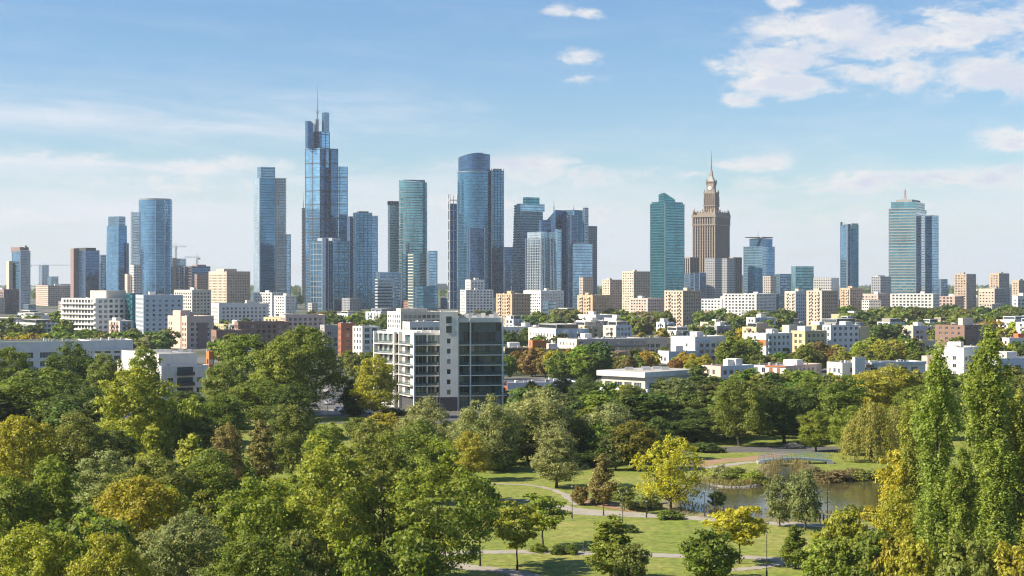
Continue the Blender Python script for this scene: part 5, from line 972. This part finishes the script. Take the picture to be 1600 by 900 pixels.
for (k, px, yt, w, D, c, lab) in TREES: tree(k, px, yt, w, D, c, lab, NAMES.get(k, 'deciduous_tree'))
tree('willow', 1362, 624, 104, 352, (.26, .25, .054), 'weeping willow with hanging strands at the far pond shore', 'weeping_willow', var=0); tree('willow', 1402, 632, 96, 362, (.235, .235, .054), 'second weeping willow behind the first, towards the poplars', 'weeping_willow', var=1)
# shrubs: x, base row, width px, height px
SHR = [(841, 862, 32, 12, GR, 'low shrub beside the lower path, left one'), (872, 866, 26, 14, DG, 'low dark shrub beside the lower path, middle one'), (893, 866, 24, 14, GR, 'low shrub beside the lower path, right one'), (985, 832, 24, 12, DG, 'small dark shrub alone on the open lawn'), (1046, 811, 42, 13, GR, 'long green shrub at the upper path'), (940, 786, 40, 16, SG, 'grey green shrub behind the brown conical tree'), (960, 780, 44, 18, GY, 'shrub mass right of the brown conical tree'), (990, 795, 44, 14, SG, 'shrub along the upper path before the yellow tree'), (1015, 795, 36, 16, GY, 'shrub under the small grey green tree'),
 (1150, 752, 50, 20, OL, 'round shrub on the pond island'), (1180, 757, 46, 20, BG, 'bright shrub on the pond island'), (1130, 748, 40, 20, GY, 'pale shrub at the left end of the island'), (1330, 810, 46, 20, OL, 'reddish shrub at the near right shore'), (1360, 812, 44, 20, YG, 'yellowish shrub at the near right shore'), (1385, 812, 40, 26, BG, 'green shrub below the yellow maple'), (1345, 750, 40, 16, OL, 'olive shrub under the weeping willow'), (1375, 748, 40, 16, OL, 'olive shrub right of the willow trunk'), (1305, 752, 60, 18, (.2, .17, .07), 'straw coloured reed clump at the far shore'), (1270, 748, 44, 18, (.17, .16, .06), 'straw reed clump by the footbridge'), (1330, 748, 40, 16, (.2, .17, .07), 'straw reed clump left of the willow'),
 (1430, 870, 70, 60, OL, 'brownish shrub at the poplar trunks'), (1350, 900, 80, 50, GR, 'bottom thicket shrub right of the small green tree'), (640, 662, 40, 10, GR, 'clipped hedge shrub before the glass apartments'), (612, 650, 44, 12, DG, 'dark hedge shrub at the corner of the glass apartments'), (1100, 706, 60, 14, DG, 'dark shrub behind the far bank road')]
for (px, yb, w, h, c, lab) in SHR: tree('bush', px, yb-h, w, GD(yb), c, lab, 'shrub', cat='shrub')
# belts of trees among the houses: x0,x1, D0,D1, count, height range, colours, label, group
rb = random.Random(31)
ORD = 'first second third fourth fifth sixth seventh eighth ninth tenth eleventh twelfth thirteenth fourteenth fifteenth sixteenth seventeenth eighteenth nineteenth twentieth'.split()
FARV = []; FART = []
def mesh_arr(me): a = np.empty(len(me.vertices)*3, np.float32); me.vertices.foreach_get('co', a); return a.reshape(-1, 3)
def belt(x0, x1, D0, D1, n, h0, h1, cols, label, group, key='far'):
    for i in range(n):
        D = rb.uniform(D0, D1); px = x0+(x1-x0)*(i+rb.random())/n; h = rb.uniform(h0, h1); w = h*rb.uniform(.75, 1.15); c = rb.choice(cols)
        if key == 'far':      # the far tree mass: hundreds of crowns that nobody could count
            cr, tk, H0, W0 = LIB['far'][rb.randrange(3)]; a = rb.uniform(0, 6.28); v = mesh_arr(cr); k = w/W0
            q = np.stack([(v[:, 0]*math.cos(a)-v[:, 1]*math.sin(a))*k+X(px, D), (v[:, 0]*math.sin(a)+v[:, 1]*math.cos(a))*k+D, v[:, 2]*h/H0], 1); FARV.append(q); j = [1+rb.uniform(-.18, .18) for _ in range(3)]; FART.append(np.tile(np.array([c[0]*j[0], c[1]*j[1], c[2]*j[2], 1], np.float32), (len(v), 1)))
        else: tree(key, px, HY+(HC-h)/D*F, w/D*F, D, c, '%s %s tree from the left, %s' % (ORD[i], CNAME.get(c, 'green'), group), 'deciduous_tree', group, jit=.18)
MX = (GR, DG, DG, GR, OL, GR, GY); MY = (GR, OL, YG, BR, GR, DG)
belt(-30, 110, 1050, 1400, 26, 9, 15, MX, 'tree of the belt left of the terraced white apartments', 'belt left of the terraced apartments'); belt(-20, 120, 820, 960, 14, 8, 12, (OL, YG, BR, GR), 'autumn tinted tree behind the low white building, left edge', 'autumn trees behind the low white building')
belt(90, 265, 830, 1010, 20, 9, 13, MX, 'tree in front of the terraced white apartments', 'trees before the terraced apartments'); belt(260, 400, 1120, 1300, 12, 8, 12, MX, 'small tree behind the pale pink block', 'trees behind the pink block'); belt(335, 375, 760, 830, 5, 10, 13, (DG, GR), 'dark tree right of the pale pink block', 'trees right of the pink block')
belt(480, 640, 1150, 1500, 26, 9, 15, MX, 'tree of the belt below the tallest tower', 'belt below the tallest tower'); belt(600, 780, 1300, 1600, 18, 9, 14, MY, 'tree of the belt behind the big glass apartments', 'belt behind the glass apartments'); belt(560, 680, 880, 960, 10, 8, 11, (BR, OL, RB), 'rusty tree behind the lower sunlit terrace', 'rusty trees by the sunlit terrace')
belt(822, 910, 1180, 1500, 18, 10, 16, MX, 'tree of the belt between the first and middle tan towers', 'belt between first and middle tan towers'); belt(945, 1045, 1180, 1500, 22, 10, 16, (GR, DG, OL, BR, GR), 'tree of the belt between the middle and pale tan towers', 'belt between middle and pale tan towers'); belt(1090, 1235, 1130, 1500, 32, 9, 16, MX, 'tree of the belt below the palace', 'belt below the palace'); belt(1030, 1260, 960, 1080, 16, 7, 11, (GR, YG, YE, DG, GR), 'tree behind the white modern and white orange houses', 'trees behind the modern houses')
belt(1305, 1600, 1150, 1600, 74, 11, 18, (DG, GR, DG, GR, OL), 'tree of the broad dark belt below the large green tower', 'broad belt below the green tower'); belt(1350, 1480, 930, 1120, 20, 8, 13, (GR, DG, OL, YG), 'tree below the broad belt left of the brown brick block', 'trees left of the brick block'); belt(1540, 1640, 950, 1300, 14, 9, 14, (GR, OL, OR, YE), 'autumn tree near the right edge below the towers', 'trees near the right edge'); 
belt(785, 900, 640, 705, 12, 8, 12, (BR, RB, OL, GR, OR), 'autumn tree in front of the orange house', 'autumn trees before the orange house', 'mid'); belt(868, 935, 590, 680, 9, 9, 14, (GR, BG, DG), 'green tree between the orange house and the pavilion', 'trees between orange house and pavilion', 'mid'); belt(905, 1010, 640, 735, 12, 5, 8, (OL, YG, BR), 'low autumn tree before the tan terrace house', 'low trees before the tan terrace', 'mid'); belt(780, 880, 860, 1000, 9, 9, 12, (GR, DG), 'tree behind the olive apartment houses', 'trees behind the olive houses', 'mid')
belt(1050, 1110, 640, 720, 6, 6, 9, (OR, YG, RB), 'orange tree below the white modern house', 'orange trees below the modern house', 'mid'); belt(1135, 1170, 700, 790, 5, 10, 14, (GR, BG), 'green tree between the white modern and white orange houses', 'trees between the modern houses', 'mid'); belt(1175, 1240, 660, 740, 6, 5, 8, (GR, OL), 'low tree below the white orange house', 'low trees below the white orange house', 'mid'); belt(1255, 1320, 660, 780, 9, 8, 12, (GR, YG, RB, OL), 'autumn tree below the straw coloured apartments', 'trees below the straw apartments', 'mid'); belt(1340, 1440, 690, 830, 14, 8, 12, (GR, BG, OL, YG), 'green tree behind the long white row house', 'trees behind the long row house', 'mid'); belt(1540, 1600, 700, 820, 8, 9, 13, (GR, OR, YE, DG), 'autumn tree behind the tallest poplar', 'trees behind the tallest poplar', 'mid')
belt(545, 590, 560, 700, 5, 8, 12, (GR, DG, OL), 'tree along the street left of the glass apartments', 'street trees left of the glass apartments', 'mid'); belt(785, 1090, 470, 510, 20, 5, 9, (GR, DG, OL, YG, DG), 'tree behind the pale willows before the low houses', 'trees before the low houses', 'midoval'); belt(1080, 1300, 470, 560, 18, 8, 12, (GR, DG, OL, DG), 'tree in the dark row before the row houses', 'dark row before the row houses', 'midoval'); belt(1290, 1600, 480, 560, 18, 8, 12, (GR, OL, YG, DG), 'tree before the long white row house', 'trees before the long row house', 'midoval'); belt(150, 340, 560, 640, 8, 6, 9, (GR, DG, OL), 'tree behind the white apartments with dark balconies', 'trees behind the white apartments', 'mid'); belt(-30, 360, 320, 440, 10, 9, 13, (GR, DG, OL, DG), 'shaded tree inside the left wood', 'shaded trees inside the left wood', 'midoval'); belt(-20, 480, 190, 300, 14, 7, 11, (GR, DG, OL, GR, BG), 'understorey tree inside the left wood', 'understorey of the left wood', 'round')
belt(820, 1020, 365, 430, 12, 9, 13, (DG, DG, GR), 'dark tree in the shady wood behind the pale willows', 'dark wood behind the pale willows', 'midoval'); belt(790, 1040, 334, 362, 12, 7, 10, (DG, DG, GR), '', 'in the shade at the back of the lawn', 'standard'); belt(1035, 1335, 402, 432, 12, 10, 13, (DG, DG, GR), '', 'beyond the road behind the pond', 'midoval'); belt(780, 1640, 640, 1120, 60, 5, 9, (GR, DG, OL, BG, YG, GR), '', ''); belt(380, 800, 800, 1150, 16, 6, 10, (GR, DG, OL), '', ''); belt(1640, 1900, 330, 1400, 46, 8, 14, MX, '', ''); belt(-300, -30, 330, 1400, 40, 8, 14, MX, '', ''); belt(-60, 1660, 2500, 3600, 60, 12, 18, (DG, GR), 'distant tree between the hazy blocks', 'distant trees on the horizon')  # dense row beyond the road behind the pond is added to shade the ground
def far_trees():
    V = np.concatenate(FARV).astype(np.float32); T_ = np.concatenate(FART); n = len(V)//4; me = bpy.data.meshes.new('tree_belts')
    me.vertices.add(n*4); me.vertices.foreach_set('co', V.ravel()); me.loops.add(n*4); me.loops.foreach_set('vertex_index', np.arange(n*4, dtype=np.int32))
    me.polygons.add(n); me.polygons.foreach_set('loop_start', np.arange(0, n*4, 4, dtype=np.int32)); me.polygons.foreach_set('loop_total', np.full(n, 4, np.int32)); at = me.attributes.new('tint', 'FLOAT_COLOR', 'POINT'); at.data.foreach_set('color', T_.ravel())
    me.materials.append(M_LEAFT); me.update(calc_edges=True); o = bpy.data.objects.new('tree_belts', me); COL.objects.link(o); tag(o, 'far belts of green trees among the houses below the towers', 'trees', kind='stuff')
far_trees()
def far_wood():
    rng = np.random.default_rng(3); n = 9000; D = rng.uniform(3800, 9500, n); px = rng.uniform(-150, 1750, n); pos = np.stack([(px-800)/F*D, D, rng.uniform(2, 15, n)], 1)
    me = leaves_mesh('far_woodland', pos, rng.normal(size=(n, 3))*np.array([.5, 1, .3])-np.array([.3, .8, 0]), rng.uniform(6, 14, n), rng, .6); o = bpy.data.objects.new('far_woodland', me); COL.objects.link(o); o.color = DG+(1,); tag(o, 'hazy woodland along the far horizon', 'woodland', kind='stuff')
far_wood()

# ------------------------------------------------------------------ park furniture
M_POLE = W_('lamp_pole_paint', (.045, .047, .05), rough=.45); q = NT('lamp_glass'); q.setp(Base_Color=(.75, .75, .72), Roughness=.25); M_LAMP = q.m
def park_lamp(px, yb, hpx, label, heads=1, mid=False):
    D = GD(yb); h = hpx/F*D; o = empty('park_lamp', (X(px, D), D, 0), 0, label, 'lamp', 'park lamp posts'); m = MB(); m.smooth = True
    m.tube((0, 0, 0), (0, 0, .9), .13, .11, 8); m.tube((0, 0, .9), (0, 0, h), .065, .045, 8); m.build('pole', [M_POLE], o)
    m = MB(); m.box(-.22, .22, -.22, .22, 0, .12); m.build('base', [M_GREY], o)
    def head(x, z):
        m = MB(); m.cyl(x, 0, .09, z, z+.2, 10, 0, None, .15); m.build('lamp_glass', [M_LAMP], o); m = MB(); m.cyl(x, 0, .22, z+.2, z+.26, 10, 0, None, .1); m.build('lamp_cap', [M_POLE], o)
    if mid: head(.0+.24, h*.62); head(-.24, h*.42); head(.3, h*.42)
    else:
        if heads == 1: head(0, h)
        else:
            m = MB(); m.tube((-.55, 0, h), (.55, 0, h), .04, .04, 6); m.build('cross_arm', [M_POLE], o); head(-.55, h); head(.55, h)
park_lamp(894, 811, 50, 'lamp post on the lawn left of the brown conical tree'); park_lamp(943, 806, 46, 'lamp post under the brown conical tree'); park_lamp(973, 850, 82, 'tallest lamp post on the lawn casting a long shadow', 2); park_lamp(1010, 810, 26, 'short lamp post under the small grey green tree'); park_lamp(1116, 808, 44, 'lamp post at the shore right of the yellow tree', 2); park_lamp(1293, 826, 92, 'tall post with lamps half way up at the pond shore', 1, True); park_lamp(1198, 902, 68, 'lamp post right of the lime yellow tree'); park_lamp(1101, 808, 40, 'thin lamp post nearest the yellow tree')
# footbridge
M_BLUESTEEL = W_('pale_blue_steel', (.20, .26, .29), rough=.45)
def bridge():
    D0 = GD(724); x0, x1 = X(1186, D0), X(1298, D0); L = x1-x0; o = empty('footbridge', (x0, D0, 0), 0, 'pale blue footbridge with railings over the narrow end of the pond', 'bridge'); N = 16
    zf = lambda t: .55+.55*math.sin(math.pi*t)
    m = MB()
    for i in range(N):
        a, b = i/N, (i+1)/N; m.prism([(L*a, -1.2), (L*b, -1.2), (L*b, 1.2), (L*a, 1.2)], 0, 1) if False else None
        for (y0, y1, dz, th) in ((-1.25, 1.25, 0, .14), (-1.32, -1.2, -.28, .42), (1.2, 1.32, -.28, .42)):
            z0, z1 = zf(a)+dz, zf(b)+dz; A = [(L*a, y0), (L*b, y0), (L*b, y1), (L*a, y1)]; zz = [z0, z1, z1, z0]
            m.face([(p[0], p[1], z+th) for p, z in zip(A, zz)]); m.face([(A[0][0], y0, z0), (A[1][0], y0, z1), (A[1][0], y0, z1+th), (A[0][0], y0, z0+th)]); m.face([(A[2][0], y1, z1), (A[3][0], y1, z0), (A[3][0], y1, z0+th), (A[2][0], y1, z1+th)]); m.face([(p[0], p[1], z) for p, z in reversed(list(zip(A, zz)))])
    m.build('deck', [M_BLUESTEEL], o)
    for y in (-1.28, 1.28):
        m = MB()
        for i in range(N):
            a, b = i/N, (i+1)/N
            for dz, r in ((1.25, .05), (.85, .03), (.5, .03)): m.tube((L*a, y, zf(a)+dz), (L*b, y, zf(b)+dz), r, r, 5)
        m.build('handrail', [M_BLUESTEEL], o)
        for i in range(N+1): m = MB(); m.box(L*i/N-.04, L*i/N+.04, y-.04, y+.04, zf(i/N), zf(i/N)+1.25); m.build('railing_post', [M_BLUESTEEL], o)
    for xx in (L*.3, L*.7): m = MB(); m.cyl(xx, 0, .28, -.1, .95, 10); m.build('pier', [M_GREY], o)
    for xx in (.3, L-.3): m = MB(); m.box(xx-.7, xx+.7, -1.5, 1.5, 0, .5); m.build('abutment', [M_GREY], o)
bridge()
# shore stones and reeds
def rocks():
    rnd = random.Random(12); m = MB(); q = NT('shore_stone'); q.setp(Base_Color=q.mix(q.noise(1.5), (.14, .13, .11), (.30, .28, .24)), Roughness=.9)
    for i in range(10, 24):
        for k in range(5):
            p = shore[i].lerp(shore[(i+1) % len(shore)], k/5); r = rnd.uniform(.25, .55); n = 6
            P = [(p.x+r*math.cos(t)*rnd.uniform(.7, 1.2), p.y+r*math.sin(t)*rnd.uniform(.7, 1.2)) for t in [6.283*j/n for j in range(n)]]; m.prism(P, 0, rnd.uniform(.2, .42), 0, None, [((a+p.x)/2, (b+p.y)/2) for a, b in P])
    o = m.build('shore_stones', [q.m]); tag(o, 'pale stones edging the pond island', 'stones', kind='stuff')
    rng = np.random.default_rng(5); P = []
    for i, p in enumerate(shore):
        if i < 8 or 44 < i < 70: continue
        for k in range(60): P.append((p.x+rng.normal()*.9, p.y+.8+abs(rng.normal())*.8, rng.uniform(.2, 1.3)))
    P = np.array(P); me = leaves_mesh('reeds', P, rng.normal(size=(len(P), 3))*np.array([1, 1, .15]), rng.uniform(.25, .6, len(P)), rng, .12, np.array([0, 0, 1.0])); o = bpy.data.objects.new('reeds', me); COL.objects.link(o); o.color = (.22, .185, .07, 1); tag(o, 'straw coloured reeds along the pond shore', 'reeds', kind='stuff')
rocks()
# cars
M_TYRE = W_('tyre_rubber', (.02, .02, .02)); M_RIM = W_('wheel_rim', (.4, .4, .42), rough=.35, metal=.8); q = NT('tail_light'); q.setp(Base_Color=(.4, .02, .02), Roughness=.2); M_TAIL = q.m
def car_meshes():
    def loft(secs, w):   # side outline in x-z, mirrored in y with a slight tumblehome
        m = MB(); m.smooth = False; n = len(secs)
        L = [(x, -w*(1 if z < .85 else .84), z) for x, z in secs]; Rr = [(x, w*(1 if z < .85 else .84), z) for x, z in secs]
        for i in range(n): j = (i+1) % n; m.face([L[i], L[j], Rr[j], Rr[i]])
        m.face(L[::-1]); m.face(Rr); return m
    body = loft([(-2.15, .32), (-2.2, .62), (-2.1, .88), (-1.75, .95), (-1.15, 1.42), (.35, 1.44), (1.1, .98), (1.95, .84), (2.15, .62), (2.12, .32)], .86)
    gl = MB()
    for s in (-1, 1): y = s*.875*.86; gl.face([(-1.55, s*.80, .98), (.95, s*.80, .98), (.3, s*.735, 1.36), (-1.1, s*.735, 1.36)])
    gl.face([(1.08, -.68, 1.0), (1.08, .68, 1.0), (.40, .62, 1.42), (.40, -.62, 1.42)]); gl.face([(-1.74, -.68, .98), (-1.20, -.62, 1.40), (-1.20, .62, 1.40), (-1.74, .68, .98)])
    wh = MB(); n = 14; P = [(.32*math.cos(6.283*i/n), .32*math.sin(6.283*i/n)) for i in range(n)]
    for i in range(n): a, b = P[i], P[(i+1) % n]; wh.face([(a[0], -.1, a[1]), (b[0], -.1, b[1]), (b[0], .1, b[1]), (a[0], .1, a[1])])
    wh.face([(a, -.1, b) for a, b in P]); wh.face([(a, .1, b) for a, b in P[::-1]])
    rim = MB()
    for y in (-.105, .105): rim.face([(a*.6, y, b*.6) for a, b in P])
    hl = MB(); hl.box(-.04, .04, -.18, .18, -.08, .08)
    return [x.mesh(n_, [m_]) for x, n_, m_ in ((gl, 'car_glass', M_PANE), (wh, 'tyre', M_TYRE), (rim, 'rim', M_RIM), (hl, 'headlight', M_LAMP))]+[body]
_gl, _wh, _rim, _hl, _body = car_meshes(); _tl = MB(); _tl.box(-.04, .04, -.16, .16, -.09, .09); _tl = _tl.mesh('tail_light', [M_TAIL]); BODY = {}
def car(px, py, rz, colname, rgb, label):
    x, D = G(px, py); o = empty('parked_car', (x, D, .05), rz, label, 'car', 'cars parked by the glass apartments')
    if colname not in BODY: q = NT('car_paint_'+colname); q.setp(Base_Color=rgb, Roughness=.28, Metallic=.2, Coat_Weight=.6); BODY[colname] = _body.mesh('car_body', [q.m])
    inst('body', BODY[colname], o); inst('glazing', _gl, o)
    for sx in (-1.3, 1.32):
        for sy in (-.82, .82): w = inst('wheel', _wh, o, (sx, sy, .32)); inst('rim', _rim, w)
    for sy in (-.6, .6): inst('headlight', _hl, o, (2.13, sy, .64)); inst('tail_light', _tl, o, (-2.17, sy, .74))
for i, (px, py, rz, cn, c, lab) in enumerate(((533, 643, .9, 'white', (.7, .7, .7), 'white car, first of the row by the verge'), (542, 645, .9, 'grey', (.15, .16, .17), 'grey car, second of the row by the verge'), (551, 646, .9, 'black', (.015, .015, .018), 'black car, third of the row by the verge'), (561, 646, .9, 'blue', (.03, .07, .16), 'blue car, fourth of the row by the verge'), (570, 647, .9, 'silver', (.4, .42, .44), 'silver car, last of the row by the verge'),
        (512, 632, 1.4, 'white', (.7, .7, .7), 'white car on the street left of the lime tree'), (524, 629, 1.4, 'grey', (.15, .16, .17), 'grey car on the street left of the lime tree'), (506, 624, 1.5, 'silver', (.4, .42, .44), 'silver car farther up the street'), (518, 620, 1.5, 'blue', (.03, .07, .16), 'blue car farther up the street'), (510, 614, 1.5, 'white', (.7, .7, .7), 'farthest white car up the street'), (526, 612, 1.5, 'silver', (.4, .42, .44), 'farthest silver car up the street'), (1240, 701, .05, 'grey', (.15, .16, .17), 'grey car behind the footbridge'))): car(px, py, rz, cn, c, lab)
# people: one skinned body each
def person(px, py, face, top, legs, label):
    x, D = G(px, py); v = [(0, 0, .95), (0, 0, 1.2), (0, 0, 1.42), (0, 0, 1.52), (0, .02, 1.62), (0, .02, 1.74), (.10, 0, .9), (.11, .10, .5), (.11, .12, .08), (.12, .24, .04), (-.10, 0, .9), (-.11, -.06, .5), (-.11, -.18, .08), (-.12, -.08, .04), (.19, 0, 1.4), (.25, -.05, 1.14), (.24, .08, .9), (-.19, 0, 1.4), (-.25, .02, 1.14), (-.24, .14, .92)]
    e = [(0, 1), (1, 2), (2, 3), (3, 4), (4, 5), (0, 6), (6, 7), (7, 8), (8, 9), (0, 10), (10, 11), (11, 12), (12, 13), (2, 14), (14, 15), (15, 16), (2, 17), (17, 18), (18, 19)]; r = [.15, .14, .15, .06, .10, .09, .095, .065, .045, .04, .095, .065, .045, .04, .065, .045, .035, .065, .045, .035]
    me = bpy.data.meshes.new('person'); me.from_pydata(v, e, []); o = bpy.data.objects.new('person', me); COL.objects.link(o); md = o.modifiers.new('skin', 'SKIN')
    for i, s in enumerate(me.skin_vertices[0].data): s.radius = (r[i], r[i]*(.75 if i < 3 else 1)); s.use_root = i == 0
    sb = o.modifiers.new('sub', 'SUBSURF'); sb.levels = 1; sb.render_levels = 1
    q = NT('clothes_'+label[:12].replace(' ', '_')); tc = q.n('TexCoord'); sp_ = q.n('SeparateXYZ'); q.link(tc.outputs['Object'], sp_.inputs[0]); z = sp_.outputs[2]
    col = q.mix(q.math('GREATER_THAN', z, .98), legs, top); col = q.mix(q.math('GREATER_THAN', z, 1.49), col, (.45, .28, .2)); col = q.mix(q.math('GREATER_THAN', z, 1.69), col, (.06, .04, .03)); q.setp(Base_Color=col, Roughness=.8); me.materials.append(q.m)
    o.location = (x, D, .06); o.rotation_euler = (0, 0, face); tag(o, label, 'person', 'people in the park and street')
person(912, 864, 1.5, (.05, .05, .06), (.03, .03, .05), 'person in dark clothes walking on the lower path'); person(1281, 819, 1.2, (.06, .06, .07), (.04, .04, .06), 'person in black beside the tall shore post, left one'); person(1287, 820, 1.9, (.12, .1, .1), (.03, .03, .04), 'person in dark brown beside the tall shore post, right one'); person(623, 646, .3, (.6, .58, .55), (.2, .2, .25), 'person in white at the corner of the glass apartments'); person(497, 645, 1.5, (.08, .08, .12), (.05, .05, .08), 'person in navy on the pavement by the street'); person(512, 643, -1.5, (.2, .18, .18), (.04, .04, .06), 'person in grey on the pavement by the street')

# ------------------------------------------------------------------ air
m = MB(); m.box(-5990, 5990, -1190, 13990, -1.0, 320.0); hz = m.build('haze', []); hz.data.materials.clear()
hm = bpy.data.materials.new('haze_air'); hm.use_nodes = True; nt = hm.node_tree; nt.nodes.clear(); ho = nt.nodes.new('ShaderNodeOutputMaterial'); pv = nt.nodes.new('ShaderNodeVolumePrincipled')
pv.inputs['Color'].default_value = (.80, .90, 1.0, 1); pv.inputs['Density'].default_value = 5.0e-5; pv.inputs['Anisotropy'].default_value = .1; nt.links.new(pv.outputs[0], ho.inputs['Volume']); hz.data.materials.append(hm); tag(hz, 'thin pale blue haze over the whole city', 'haze', kind='stuff')
